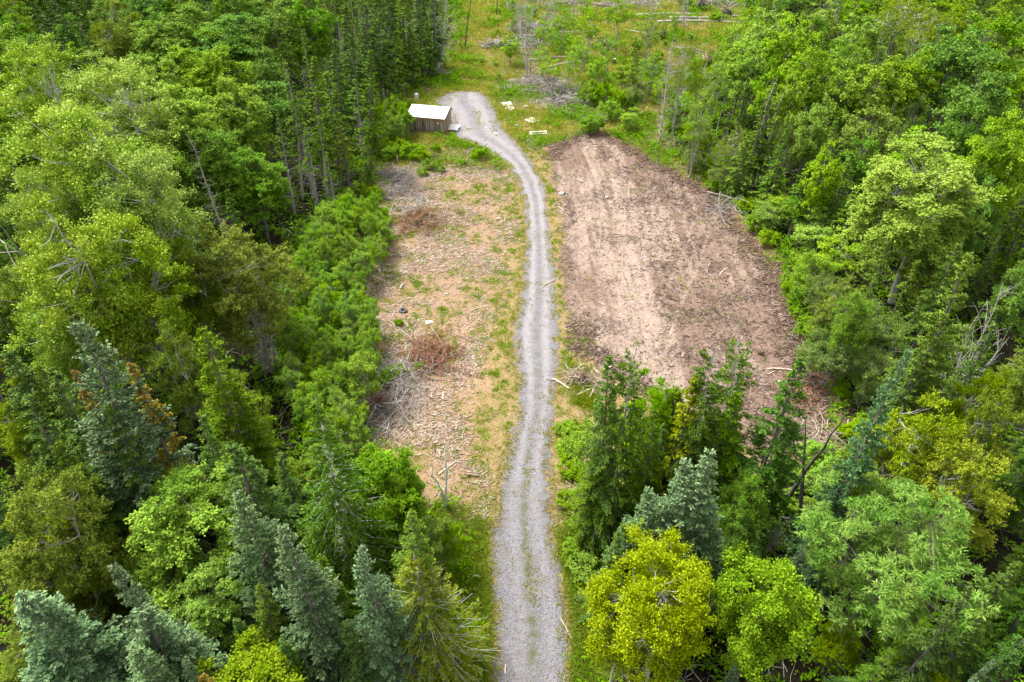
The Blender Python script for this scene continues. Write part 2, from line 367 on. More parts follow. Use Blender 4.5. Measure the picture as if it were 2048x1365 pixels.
def leafy(kind, mat, bark='bark', H=11., R=3.4, base=.25, nclump=80, clump=.95, twigs=14, leaves=24, L=.15, Wd=.11, q=1.0, flat=.55, up=.5,
          shell=.55, droop=0.0, stems=1, lobes=6, rosette=False, spread=.2, squash=1.0, jitter=.09, bendz=.3, drop=.0, limbr=1.0, leanx=0.0, inner=.25):
    """broad crown: limbs, clumps of twigs, separate leaves"""
    L, Wd, leaves = L * .82, Wd * .80, int(leaves * 1.4)
    zc = H * (base + (1 - base) * .5); Rz = H * (1 - base) * .5
    paths = []
    for s_ in range(stems):
        p = trunk_path(H * .82, .05 if stems == 1 else .13, wob=.10)
        p[:, 0] += leanx * p[:, 2]
        if stems > 1: p[:, :2] += rng.uniform(-.25, .25, 2) * (R / 3)
        paths.append(p)
    lz = unit(rdir(lobes, -.2, 1)) * np.array([R, R, Rz]) * .62 if lobes else np.zeros((1, 3))
    cen = []
    while len(cen) < nclump:
        d = rdir(1, -.75, 1)[0]
        f = rng.uniform(shell, 1.0) if rng.random() > inner else rng.uniform(.15, .8)
        amp = .80 + .28 * max(np.exp(-np.sum((unit(lz) - unit(d * np.array([1, 1, 1]))) ** 2, 1) / .22).max(), 0)
        zz = d[2]
        p = d * np.array([R, R * 1.0, Rz]) * f * amp
        if zz < -.1: p[:2] *= .9
        cen.append(p + np.array([leanx * (zc + p[2]), 0, zc]))
    cen = np.array(cen)
    if drop: cen = cen[rng.random(len(cen)) > drop]
    r0 = (.011 * H + .03) * (1 if stems == 1 else .45)
    K = 6; s = np.linspace(0, 1, K)
    parts = [tubes(p[None], (r0 * (1 - .85 * np.linspace(0, 1, 9)))[None], 7 if stems == 1 else 4) for p in paths]
    nl = 9 * stems if stems < 4 else stems * 2
    anchors = cen[rng.choice(len(cen), min(nl, len(cen)), replace=False)]
    lp = []; lr = []; an = []
    for i, a in enumerate(anchors):
        p = paths[i % len(paths)]
        ctr = np.array([leanx * a[2], 0, a[2]]); e = ctr + (a - ctr) * .6
        z0 = max(H * base * .75, e[2] - np.hypot(*(e - ctr)[:2]) * rng.uniform(.6, 1.3)); z0 = min(z0, H * .78)
        o = on_path(p, np.array([z0]))[0]
        q1 = o + (e - o) * s[:, None]; q1[:, 2] += np.sin(s * math.pi) * -.12 * np.linalg.norm(e - o)
        q1[1:-1] += rng.normal(0, .05, (K - 2, 3))
        lp.append(q1); lr.append(r0 * .36 * limbr * (1 - .75 * s)); an.append(e)
    an = np.array(an)
    for cpt in cen:
        j = np.argmin(((an - cpt) ** 2).sum(1)); e = lp[j][rng.integers(2, K)]
        q1 = e + (cpt - e) * s[:, None]; q1[:, 2] += np.sin(s * math.pi) * rng.uniform(-.15, .1) * np.linalg.norm(cpt - e)
        q1[1:-1] += rng.normal(0, .03, (K - 2, 3))
        lp.append(q1); lr.append(r0 * .12 * limbr * (1 - .7 * s) + .005)
    parts.append(tubes(np.array(lp), np.array(lr), 4))
    # leaves
    nt_ = max(4, int(twigs / q ** .8)); nlv = max(5, int(leaves / q ** 1.2))
    ci = np.repeat(np.arange(len(cen)), nt_)
    out = unit(cen - np.array([0, 0, zc - Rz * .3]) - np.stack([leanx * cen[:, 2], 0 * cen[:, 2], 0 * cen[:, 2]], 1))
    d = unit(out[ci] * .55 + np.array([0, 0, up]) + rdir(len(ci)) * .95)
    d[:, 2] *= squash
    tl = clump * rng.uniform(.45, 1.15, len(ci)) * rng.uniform(.75, 1.2, len(cen))[ci]
    ti = np.repeat(np.arange(len(ci)), nlv)
    k = rng.uniform(.1, 1, len(ti)) ** .6
    if rosette: k = np.clip(1 - np.abs(rng.normal(0, .12, len(ti))), 0, 1)
    c = cen[ci][ti] + d[ti] * (tl[ti] * k)[:, None] + rng.normal(0, jitter * q ** .5, (len(ti), 3))
    c[:, 2] -= bendz * (tl[ti] * k) ** 2 * .4
    ax = unit(d[ti] * .7 + rdir(len(ti)) * .9 + np.array([0, 0, -droop]))
    if rosette: ax = unit(d[ti] * .5 + rdir(len(ti)) * .9 + np.array([0, 0, -droop])); c = c + ax * L * .5
    nrm = unit(np.array([0, 0, 1.]) * flat + d[ti] * .35 + rdir(len(ti)) * .6)
    relz = (cen[ci][ti][:, 2] - zc) / Rz
    tipv = np.clip(k ** 3 * .55 + rng.normal(0, .16, len(ti)) + .2 * rng.normal(0, 1, len(cen))[ci][ti] + .1, 0, 1)
    sz = q * rng.uniform(.65, 1.25, len(ti))
    V, F = join(parts)
    tm = mesh_np(kind + '_trunk', V, F, M[bark], True)
    cm = kites(c, ax, nrm, L * sz, Wd * sz, M[mat], kind + '_crown', tipv, .1)
    PROTO.setdefault(kind, []).append((tm, cm, H, R))
def snag(kind, bark='dead', H=10., R=1.6, nb=60, curve=.35, base=.15, thick=1.0, up=.2, lean=.05, fork=1):
    parts = []
    paths = []
    for f in range(fork):
        p = trunk_path(H * (1 if f == 0 else .8), lean if f == 0 else .2, wob=.08); paths.append(p)
        parts.append(tubes(p[None], ((.010 * H + .02) * thick * (1 - .85 * np.linspace(0, 1, 9)))[None], 6))
    s = np.linspace(0, 1, 6)
    lp = []; lr = []
    for i in range(nb):
        p = paths[i % fork]; z = rng.uniform(base * H, H * .95 * (1 if i % fork == 0 else .8)); a = rng.uniform(0, 6.28)
        r = R * (1.05 - z / H) ** .6 * rng.uniform(.4, 1.1)
        hd = np.array([math.cos(a), math.sin(a), 0]); o = on_path(p, np.array([z]))[0]
        q1 = o + hd * (r * s)[:, None]; q1[:, 2] += r * (up * s - curve * s + curve * 1.3 * s ** 3)
        q1 += rng.normal(0, .02, (6, 3)) * s[:, None]
        lp.append(q1); lr.append((.009 + .008 * r) * thick * (1 - .75 * s))
        for _ in range(2):
            j = rng.integers(2, 5); dd = unit(hd + rdir(1)[0] * .7) * r * .35
            q2 = q1[j] + dd * s[:, None]; lp.append(q2); lr.append(.007 * thick * (1 - .6 * s))
    parts.append(tubes(np.array(lp), np.array(lr), 3))
    V, F = join(parts)
    PROTO.setdefault(kind, []).append((mesh_np(kind, V, F, M[bark], True), None, H, R))

for i in range(3):
    conifer('blue_spruce', 'blue', H=12, R=2.5, whorl=.30, nb=7, bl=.15, bw=.055, irregular=.18, droop=.2, tiplift=.12, flat=.4)
for i in range(3):
    conifer('dark_spruce', 'spruce', H=13, R=2.4, whorl=.32, nb=6, bl=.17, bw=.06, irregular=.25)
for i in range(3):
    conifer('green_fir', 'fir', H=13, R=2.5, whorl=.36, nb=7, bl=.16, bw=.058, irregular=.25, droop=.15, bare=30, barepatch=.05, prof=.9)
conifer('olive_fir', 'olive', H=13, R=2.3, whorl=.42, nb=6, bl=.17, bw=.065, irregular=.35, barepatch=.15, bare=30)
conifer('olive_fir', 'olive', H=13, R=2.0, whorl=.36, nb=6, bl=.17, bw=.065, irregular=.3, barepatch=.1, bare=30)
conifer('rusty_fir', 'brown', H=12, R=1.9, whorl=.32, nb=6, bl=.17, bw=.06, irregular=.3, barepatch=.2, bare=40)
conifer('grey_hearted_spruce', 'fir', 'bleached', H=13, R=3.0, whorl=.30, nb=8, bl=.15, bw=.055, irregular=.2, barepatch=.38, droop=.3, density=1.1, brk=.6)
conifer('thin_spruce', 'cedar', 'bleached', H=12, R=3.2, whorl=.26, nb=10, bl=.12, bw=.04, irregular=.15, barepatch=.5, droop=.12, density=1.0, sidebr=.7, brk=.7)
conifer('grey_tipped_fir', 'fir', 'dead', H=14, R=2.9, whorl=.36, nb=6, bl=.16, bw=.06, irregular=.25, barepatch=.08, top_dead=.10, prof=.6, density=1.2)
conifer('grey_tipped_fir', 'spruce', 'dead', H=14, R=2.7, whorl=.36, nb=6, bl=.16, bw=.06, irregular=.25, barepatch=.08, top_dead=.07, prof=.6, density=1.2)
# distance versions
for i in range(3):
    conifer('far_spruce', 'spruce', H=14, R=2.0, whorl=.5, nb=6, bl=.17, bw=.07, q=1.7, irregular=.3, bare=20, base=.15 + .1 * i)
for i in range(2):
    conifer('far_fir', 'fir', H=14, R=2.1, whorl=.55, nb=6, bl=.17, bw=.07, q=1.7, irregular=.35, bare=26, base=.18 + .1 * i, barepatch=.1)
for i in range(3):
    conifer('bare_trunk_spruce', 'fir' if i else 'olive', 'dead' if i else 'bark', H=14, R=1.7, whorl=.5, nb=5, bl=.17, bw=.07, q=1.5, irregular=.4, bare=60, base=.45 + .06 * i, barepatch=.25)
for i in range(3):
    leafy('cedar', 'cedar', 'greybark', H=11, R=2.3, base=.12, nclump=85, clump=.75, twigs=12, leaves=26, L=.17, Wd=.06, flat=.3, up=.35, droop=.15, lobes=5, stems=2, jitter=.07, limbr=1.2)
for i in range(2):
    leafy('yellow_cedar', 'ycedar', 'greybark', H=11, R=2.6, base=.15, nclump=80, clump=.75, twigs=12, leaves=24, L=.17, Wd=.07, flat=.35, up=.5, lobes=6, stems=2, jitter=.06, limbr=1.5)
for i in range(3):
    leafy('maple', 'maple', H=12, R=3.5, base=.13, nclump=135, clump=.9, twigs=15, leaves=24, L=.17, Wd=.13, flat=.9, up=.25, squash=.55, lobes=7)
for i in range(2):
    leafy('shade_maple', 'dmaple', H=12, R=3.3, base=.15, nclump=120, clump=.9, twigs=14, leaves=22, L=.18, Wd=.14, flat=.8, up=.25, squash=.55, lobes=6)
leafy('trunked_maple', 'maple', 'birchbark', H=15, R=3.6, base=.12, nclump=175, clump=.9, twigs=15, leaves=24, L=.17, Wd=.13, flat=.8, up=.3, squash=.6, lobes=8)
for i in range(3):
    leafy('far_maple', 'maple', H=12, R=3.0, base=.2, nclump=75, clump=.95, twigs=14, leaves=22, L=.16, Wd=.13, q=1.6, flat=.8, up=.3, squash=.65, lobes=6)
for i in range(2):
    leafy('far_shade_maple', 'dmaple', H=12, R=3.0, base=.25, nclump=75, clump=.95, twigs=14, leaves=22, L=.16, Wd=.13, q=1.6, flat=.8, up=.3, squash=.65, lobes=6)
for i in range(3):
    leafy('poplar', 'poplar', 'birchbark', H=17, R=3.9, base=.22, nclump=130, clump=1.0, twigs=15, leaves=18, L=.15, Wd=.13, flat=.35, up=.6, lobes=8, jitter=.12, limbr=1.35, q=1.1)
leafy('birch', 'birch', 'birchbark', H=10, R=2.9, base=.2, nclump=120, clump=.75, twigs=16, leaves=28, L=.12, Wd=.09, flat=.4, up=.45, lobes=7)
leafy('ygreen_maple', 'ygreen', H=10, R=2.5, base=.2, nclump=110, clump=.6, twigs=16, leaves=22, L=.15, Wd=.10, flat=.5, up=.6, lobes=6)
leafy('narrow_leaf_ash', 'ash', H=12, R=3.9, base=.2, nclump=150, clump=.75, twigs=9, leaves=20, L=.30, Wd=.055, flat=.5, up=.6, lobes=8, rosette=True, droop=.35, jitter=.05)
leafy('rowan', 'rowan', H=9, R=2.2, base=.25, nclump=70, clump=.7, twigs=14, leaves=24, L=.16, Wd=.06, flat=.8, up=.3, squash=.6, lobes=4)
for i in range(5):
    leafy('alder', 'alder', 'greybark', H=4.2, R=1.15, base=.08, nclump=34, clump=.55, twigs=10, leaves=20, L=.12, Wd=.06, flat=.35, up=1.0, lobes=3, stems=5, jitter=.06, spread=.5)
for i in range(3):
    leafy('willow', 'willow', 'greybark', H=5, R=1.6, base=.1, nclump=45, clump=.6, twigs=10, leaves=20, L=.11, Wd=.05, flat=.35, up=.8, lobes=4, stems=4, jitter=.07)
for i in range(4):
    leafy('bush', 'bush', H=1.5, R=1.05, base=.05, nclump=24, clump=.42, twigs=9, leaves=14, L=.15, Wd=.09, flat=.7, up=.5, lobes=3, stems=3, jitter=.06)
for i in range(3):
    leafy('thin_sapling', 'maple', 'greybark', H=7, R=1.5, base=.3, nclump=36, clump=.6, twigs=9, leaves=13, L=.13, Wd=.08, q=1.3, flat=.4, up=.9, lobes=3, stems=3, squash=1.0, drop=.15)
for i in range(2):
    leafy('grey_larch', 'cedar', 'dead', H=11, R=2.6, base=.25, nclump=60, clump=.8, twigs=12, leaves=12, L=.14, Wd=.06, q=1.5, flat=.4, up=.5, lobes=4, stems=2, limbr=1.6)
for i in range(2):
    snag('far_dead_spruce', H=14, R=2.2, nb=150, curve=.6, thick=1.15, base=.1)
for i in range(3):
    snag('dead_spruce', H=11, R=1.5, nb=85, curve=.55, thick=.75)
snag('bare_trunk', H=11, R=.8, nb=22, curve=.1, base=.4, bark='greybark')
snag('bare_trunk', H=11, R=.6, nb=10, curve=.1, base=.5, bark='darkbark')
snag('dead_broadleaf', H=7, R=2.6, nb=80, curve=-.2, up=.8, lean=.1, fork=3, base=.25)
snag('white_snag', H=5, R=.6, nb=22, curve=0, up=.5, lean=.04, fork=2, base=.3, thick=1.15, bark='bleached')

# ------------------------------------------------------------------ spawning and labels
THINGS = []      # auto-labelled things
PLACED = []      # x, y, radius of every tree
NAMES = {'blue_spruce': 'spruce_tree', 'dark_spruce': 'spruce_tree', 'far_spruce': 'spruce_tree', 'grey_hearted_spruce': 'spruce_tree', 'thin_spruce': 'spruce_tree',
         'bare_trunk_spruce': 'spruce_tree', 'green_fir': 'fir_tree', 'olive_fir': 'fir_tree', 'rusty_fir': 'fir_tree', 'grey_tipped_fir': 'fir_tree', 'far_fir': 'fir_tree',
         'cedar': 'cedar_tree', 'yellow_cedar': 'cedar_tree', 'maple': 'maple_tree', 'trunked_maple': 'maple_tree', 'shade_maple': 'maple_tree', 'far_maple': 'maple_tree', 'far_shade_maple': 'maple_tree',
         'ygreen_maple': 'broadleaf_tree', 'poplar': 'poplar_tree', 'birch': 'birch_tree', 'narrow_leaf_ash': 'ash_tree', 'rowan': 'rowan_tree', 'alder': 'alder_shrub',
         'willow': 'willow_shrub', 'bush': 'bush', 'thin_sapling': 'sapling', 'grey_larch': 'sparse_tree', 'dead_spruce': 'dead_tree', 'far_dead_spruce': 'dead_tree', 'bare_trunk': 'dead_tree',
         'dead_broadleaf': 'dead_tree', 'white_snag': 'dead_tree'}
LOOK = {'trunked_maple': 'large bright maple', 'blue_spruce': 'silvery blue-green spruce', 'dark_spruce': 'dense dark green spruce', 'far_spruce': 'pointed dark spruce', 'grey_hearted_spruce': 'grey-hearted spruce',
        'thin_spruce': 'sparse pale-boughed spruce', 'bare_trunk_spruce': 'slim bare-trunked spruce', 'green_fir': 'layered mid-green fir', 'olive_fir': 'olive green fir',
        'rusty_fir': 'rust-tinged fir', 'grey_tipped_fir': 'grey-tipped fir', 'far_fir': 'narrow green fir', 'cedar': 'feathery olive cedar', 'yellow_cedar': 'yellow-green cedar',
        'maple': 'bright green broad maple', 'shade_maple': 'deep green broad maple', 'far_maple': 'light green rounded maple', 'far_shade_maple': 'deep green rounded maple',
        'ygreen_maple': 'yellow-green rounded tree', 'poplar': 'tall pale-trunked poplar', 'birch': 'yellow-green birch', 'narrow_leaf_ash': 'narrow-leaved ash', 'rowan': 'feathery green rowan',
        'alder': 'leafy green alder shrub', 'willow': 'grey-green willow shrub', 'bush': 'low bright green bush', 'thin_sapling': 'thin leafy sapling', 'grey_larch': 'half-bare greyish tree',
        'dead_spruce': 'bleached dead spruce', 'far_dead_spruce': 'bleached dead spruce', 'bare_trunk': 'bare standing trunk', 'dead_broadleaf': 'dead spreading tree', 'white_snag': 'white forked snag'}
CATS = {'spruce_tree': 'spruce', 'fir_tree': 'fir', 'cedar_tree': 'cedar', 'maple_tree': 'maple', 'broadleaf_tree': 'tree', 'poplar_tree': 'poplar', 'birch_tree': 'birch', 'ash_tree': 'ash tree',
        'rowan_tree': 'rowan', 'alder_shrub': 'shrub', 'willow_shrub': 'shrub', 'bush': 'bush', 'sapling': 'sapling', 'sparse_tree': 'tree', 'dead_tree': 'dead tree'}
GROUPS = {'spruce': 'spruces of the wood', 'fir': 'firs of the wood', 'cedar': 'cedars of the wood', 'maple': 'maples of the wood', 'tree': 'loose broadleaf trees', 'poplar': 'poplars of the left wood',
          'birch': None, 'ash tree': None, 'rowan': None, 'shrub': 'shrubs along the clearing', 'bush': 'low bushes round the clearing', 'sapling': 'thin saplings', 'dead tree': 'dead standing trees'}
NSP = [0]
SKIP = {607, 616, 618, 629, 637, 638, 639, 647, 648, 651, 653, 663, 665, 666, 673, 689, 692, 697, 708, 711, 712, 721, 727, 734, 741, 743, 746, 748, 752, 758, 762, 777, 778, 787, 792, 793, 797, 807, 813, 821, 823, 837, 847, 852, 855, 856, 858, 859, 861, 868, 869, 870, 885, 890, 895, 896, 897, 901, 911, 923, 924, 928, 935, 943, 946, 951, 953, 954, 955, 957, 964, 967, 969, 976, 977, 978, 980, 986, 993, 996, 997, 999, 1001, 1006, 1009, 1010, 1012, 1024, 1026, 1030, 1035, 1037, 1038, 1051, 1055, 1056, 1058, 1064, 1067, 1068, 1073, 1079, 1081, 1082, 1090, 1105, 1112, 1121, 1123, 1124, 1127, 1129, 1131, 1141, 1144, 1154, 1157, 1162, 1168, 1170, 1171, 1175, 1177, 1181, 1182, 1183, 1185, 1190, 1192, 1194, 1199, 1201, 1207, 1208, 1210, 1214, 1215, 1219, 1220, 1223, 1231, 1232, 1234, 1238, 1247, 1249, 1251, 1253, 1255, 1258, 1266, 1272, 1274, 1279, 1281, 1282, 1285, 1286, 1289, 1290, 1297, 1300, 1311, 1314, 1316, 1324, 1327, 1329, 1333, 1336, 1337, 1344, 1348, 1352, 1358, 1362, 1366, 1368, 1370, 1374, 1377, 1381, 1382, 1383, 1384, 1386, 1388, 1393, 1396, 1400, 1401, 1403, 1404, 1406, 1409, 1418, 1423, 1429, 1430, 1434, 1439, 1440, 1441, 1445, 1446, 1449, 1452, 1455, 1461, 1465, 1467, 1471, 1479, 1482, 1496, 1497, 1501, 1506, 1508}   # spruces wholly hidden behind others are left out
ROOTS = {}
def spawn(kind, x, y, h, ws=1.0, label=None, rot=None, tilt=None, var=None):
    NSP[0] += 1
    lst = PROTO[kind]
    tm, cm, Hp, Rp = lst[var if var is not None else rng.integers(len(lst))]
    s = h / Hp
    nm = NAMES[kind]
    z = gh(x, y) - .05
    if cm is None:
        root = link(bpy.data.objects.new(nm, tm))
    else:
        root = link(bpy.data.objects.new(nm, None)); root.empty_display_size = .3
        for n, m in (('stem' if 'shrub' in nm or nm == 'bush' else 'trunk', tm), ('foliage' if 'shrub' in nm or nm == 'bush' else 'crown', cm)):
            c = link(bpy.data.objects.new(n, m)); c.parent = root
    root.location = (x, y, z); root.scale = (s * ws, s * ws, s)
    t = tilt if tilt is not None else (rng.normal(0, .018), rng.normal(0, .018))
    root.rotation_euler = (t[0], t[1], rot if rot is not None else rng.uniform(0, 6.28))
    root['category'] = CATS[nm]
    if GROUPS[CATS[nm]]: root['group'] = GROUPS[CATS[nm]]
    PLACED.append((x, y, Rp * s * ws))
    if NSP[0] in SKIP:
        for ch in list(root.children): bpy.data.objects.remove(ch)
        bpy.data.objects.remove(root); return None
    ROOTS[root.name] = NSP[0]
    if label: root['label'] = label
    else: THINGS.append((root, LOOK[kind]))
    return root
def at_base(kind, tx, ty, bx, by, wpx=None, label=None, **kw):
    """place by the photo pixels of the tree's foot and of its top"""
    p = P(bx, by, 0.0); lo, hi = 1.0, 30.0
    for _ in range(40):
        mid_ = (lo + hi) / 2
        if proj(p[0], p[1], mid_)[1] > ty: lo = mid_
        else: hi = mid_
    h = lo; zc = depth(bx, by, 0); dx = (tx - CX) / FPX * proj(p[0], p[1], h)[2] - p[0]
    var = kw.get('var'); lst = PROTO[kind]
    if var is None: var = kw['var'] = int(rng.integers(len(lst)))
    ws = kw.pop('ws', 1.0)
    if wpx: ws = (wpx * proj(p[0], p[1], h * .6)[2] / FPX) / (2 * lst[var][3] * h / lst[var][2]) * (1.25 if NAMES[kind] in ('spruce_tree', 'fir_tree') else 1)
    return spawn(kind, p[0], p[1], h, ws, label, tilt=(rng.normal(0, .01), math.atan2(dx, h)), rot=0.0, **kw)
def at_top(kind, px, py, h, wpx=None, label=None, **kw):
    """place by the photo pixel of the tree's top and its height"""
    ws = kw.pop('ws', 1.0)
    var = kw.get('var')
    lst = PROTO[kind]
    if var is None: var = kw['var'] = int(rng.integers(len(lst)))
    tm, cm, Hp, Rp = lst[var]
    if wpx:
        zc = depth(px, py, h) + .35 * h * ST
        ws = (wpx * zc / FPX) / (2 * Rp * h / Hp)
    if cm is not None and NAMES[kind] not in ('spruce_tree', 'fir_tree') and wpx:   # the dome's far rim shows above its apex
        e = PITCH + math.atan((py - CY) / FPX); Rw = wpx / 2 * .9; Rz = h * .42 / (depth(px, py, h) + .3) * FPX
        py = py + (math.hypot(Rz * math.cos(e), Rw * math.sin(e)) - Rz * math.cos(e))
    p = P(px, py, h)
    if NAMES[kind] in ('spruce_tree', 'fir_tree') and wpx: ws *= 1.42 if kind in ('blue_spruce', 'dark_spruce') else 1.25
    return spawn(kind, p[0], p[1], h, ws, label, **kw)

# ------------------------------------------------------------------ ground: one sheet to the horizon
def axis(lo, hi, step, far):
    core = list(np.arange(lo, hi + 1e-6, step)); l = [lo]; s = step
    while l[-1] > -far: s *= 1.22; l.append(l[-1] - s)
    r = [hi]; s = step
    while r[-1] < far: s *= 1.22; r.append(r[-1] + s)
    return np.array(l[:0:-1] + core + r[1:])
gx = axis(-24, 30, .2, 1200); gy = axis(12, 112, .2, 1200)
X, Y = np.meshgrid(gx, gy)
sr = sdf(ROAD, X, Y)
wob = (fbm(X * 1.1, Y * 1.1, 21, 4) - .5) * 1.1 + (fbm(X * .25, Y * .25, 22, 2) - .5) * .8
Z = ground_h(X, Y)
Zr = road_h(X, Y)
rm = smooth(.5, -.3, sr)
Z = Z * (1 - rm) + (Zr - .05) * rm
nx, ny = len(gx), len(gy)
idx = np.arange(nx * ny).reshape(ny, nx)
F = np.stack([idx[:-1, :-1], idx[:-1, 1:], idx[1:, 1:], idx[1:, :-1]], -1).reshape(-1, 4)
wob2 = wob + (fbm(X * 1.6, Y * 1.6, 24, 4) - .5) * 2.2
sD = sdf(DIRT, X, Y) + wob2 * 1.1; sC = sdf(CHIPS, X, Y) + wob2; sCl = sdf(CLEAR, X, Y) + wob; sS = sdf(SLASH, X, Y) + wob * 2
sM = sdf(MEADOW, X, Y) + wob
m_open = smooth(1.2, -1.0, sCl)
m_dirt = smooth(.5, -.5, sD)
m_chip = smooth(.5, -.5, sC)
edge_grass = smooth(1.9, .6, np.abs(sr + wob * .9 - .9)) * .75
verge = smooth(27.5, 24, Y + wob) * (sr > 0)
m_grass = np.clip(m_open * (1 - m_dirt) * np.maximum(smooth(.5, -.5, sM), np.maximum(np.maximum(edge_grass * .6, verge), smooth(.44, .62, fbm(X * .55, Y * .55, 41, 4)) * .45)) * (1 - .8 * smooth(.4, -.4, sS)), 0, 1)
def road_mark(y0, y1, x):
    return 0
# pale packed sand inside the dirt, brown churned soil round it
ppx, ppy, _ = proj(X, Y, np.zeros_like(X))
pale = smooth(.42, .66, fbm(X * 1.3, Y * .10, 51, 4) + .34 * np.exp(-((ppx - (1255 + (ppy - 480) * .16)) / 95) ** 2) * smooth(320, 380, ppy) - .10)
trk = tracks(X, Y); pale = np.clip(pale * .9 + .5 * trk, 0, 1)
churn = (1 - .7 * trk) * smooth(.50, .66, fbm(X * .45 + 3, Y * .4, 52, 5) + .18 * smooth(-2.5, -.2, sD) - .02)
me = mesh_np('ground', np.stack([X, Y, Z], -1).reshape(-1, 3), F, None, True,
             {'m_open': m_open.ravel(), 'm_dirt': m_dirt.ravel(), 'm_chip': m_chip.ravel(), 'm_grass': m_grass.ravel(), 'm_pale': pale.ravel(), 'm_churn': churn.ravel(),
              'm_slash': smooth(.4, -.4, sS).ravel()}, 'POINT')
m, nt, N, L, b = nodes('clearing_soil_and_forest_floor')
def px_noise(sc, d=4, r=.6, sx=1, sy=1):
    mp = N.new('ShaderNodeMapping'); mp.inputs['Scale'].default_value = (sx, sy, 1); tc = N.new('ShaderNodeTexCoord')
    L.new(tc.outputs['Object'], mp.inputs[0]); return noise(nt, sc, d, r, mp.outputs[0])
n_s, n_m, n_f = px_noise(.6, 5), px_noise(3, 5, .65), px_noise(14, 4, .7)
n_st = px_noise(2.2, 4, .6, 1, .12)
litter = ramp(nt, n_m, [(.3, (.012, .010, .007)), (.6, (.03, .024, .015)), (.8, (.022, .035, .010))])
fl = mixc(nt, ramp(nt, n_s, [(.45, 0.0), (.65, 1.0)]), litter, (.03, .055, .012))
straw = ramp(nt, n_f, [(.3, (.28, .20, .11)), (.5, (.50, .38, .22)), (.7, (.66, .54, .35))])
straw = mixc(nt, mth(nt, 'MULTIPLY', ramp(nt, n_m, [(.5, 0.0), (.75, 1.0)]), .6), straw, (.20, .13, .09))
chip = ramp(nt, n_f, [(.3, (.24, .16, .105)), (.5, (.48, .34, .235)), (.68, (.68, .53, .40))])
chip = mixc(nt, ramp(nt, n_s, [(.4, 0.0), (.6, .7)]), chip, straw)
grassc = ramp(nt, n_f, [(.3, (.14, .16, .02)), (.5, (.33, .31, .07)), (.7, (.56, .44, .18))])
dirt = mixc(nt, attr(nt, 'm_pale'), ramp(nt, n_f, [(.3, (.21, .15, .12)), (.7, (.44, .335, .27))]), ramp(nt, n_f, [(.3, (.44, .36, .30)), (.7, (.66, .56, .48))]))
dirt = mixc(nt, mth(nt, 'MULTIPLY', mth(nt, 'MULTIPLY', ramp(nt, n_st, [(.45, 0.0), (.58, 1.0)]), .65), mth(nt, 'ADD', attr(nt, 'm_pale'), .25, True)), dirt, (.50, .42, .35))
dirt = mixc(nt, mth(nt, 'MULTIPLY', mth(nt, 'ADD', mth(nt, 'MULTIPLY', attr(nt, 'm_churn'), .75), .12), ramp(nt, n_m, [(.42, 0.0), (.58, 1.0)])), dirt, ramp(nt, n_f, [(.3, (.055, .04, .03)), (.7, (.17, .12, .09))]))
col = mixc(nt, attr(nt, 'm_open'), fl, straw)
col = mixc(nt, attr(nt, 'm_chip'), col, chip)
col = mixc(nt, attr(nt, 'm_slash'), col, ramp(nt, n_f, [(.3, (.30, .26, .23)), (.7, (.66, .60, .54))]))
col = mixc(nt, attr(nt, 'm_dirt'), col, dirt)
gm = mth(nt, 'MULTIPLY', attr(nt, 'm_grass'), ramp(nt, n_m, [(.35, .35), (.55, 1.0)]))
col = mixc(nt, gm, col, grassc)
col = mixc(nt, 1.0, col, (.505, .455, .44), 'MULTIPLY')
L.new(col, b.inputs['Base Color']); b.inputs['Roughness'].default_value = .95; b.inputs['Specular IOR Level'].default_value = .1
bump(nt, b, mth(nt, 'ADD', n_f, mth(nt, 'MULTIPLY', n_m, 1.5)), .8, .06)
me.materials.append(m)
g_ = link(bpy.data.objects.new('ground', me)); g_['kind'] = 'structure'

# gravel road: its own sheet, ragged edge
rx = np.arange(-14, 8, .1); ry = np.arange(10, 112, .1)
X2, Y2 = np.meshgrid(rx, ry)
s2 = sdf(ROAD, X2, Y2)
edge = s2 + (fbm(X2 * 1.1, Y2 * 1.1, 21, 4) - .5) * .5 + (fbm(X2 * 3.2, Y2 * 3.2, 61, 4) - .5) * 1.1
mask = edge < .05
cm_ = mask[:-1, :-1] & mask[1:, :-1] & mask[:-1, 1:] & mask[1:, 1:]
id2 = np.arange(X2.size).reshape(X2.shape)
F2 = np.stack([id2[:-1, :-1], id2[:-1, 1:], id2[1:, 1:], id2[1:, :-1]], -1)[cm_]
used, inv = np.unique(F2.ravel(), return_inverse=True)
Z2 = road_h(X2, Y2) - .05 * smooth(-.25, .05, edge)
# distance across the road: wheel tracks and the weedy middle strip
cxs = np.interp(Y2, [P(1067, y)[1] for y, a, c in ROADPX], [P((a + c) / 2 + (6 if y > 1000 else 0), y)[0] for y, a, c in ROADPX])
hw = np.interp(Y2, [P(0, y)[1] for y, a, c in ROADPX], [abs(P(c, y)[0] - P(a, y)[0]) / 2 for y, a, c in ROADPX])
acr = (X2 - cxs) / np.maximum(hw, .5)
mid = np.exp(-((acr + .04 * np.sin(Y2 * .4)) / .15) ** 2) * smooth(95, 60, Y2) * (.25 + .6 * smooth(38, 22, Y2))
Z2 = Z2 - .03 * np.exp(-((np.abs(acr) - .42) / .2) ** 2) * (Y2 < 80)
dusty = np.clip(np.exp(-((np.abs(acr) - .40) / .20) ** 2) * 1.1 + .25 * smooth(40, 70, Y2), 0, 1) * (.30 + .70 * smooth(22, 45, Y2))
V2 = np.stack([X2, Y2, Z2], -1).reshape(-1, 3)[used]
rme = mesh_np('gravel_road', V2, inv.reshape(-1, 4), None, True, {'mid': mid.ravel()[used], 'dusty': dusty.ravel()[used], 'edge': edge.ravel()[used]}, 'POINT')
m, nt, N, L, b = nodes('grey_road_gravel')
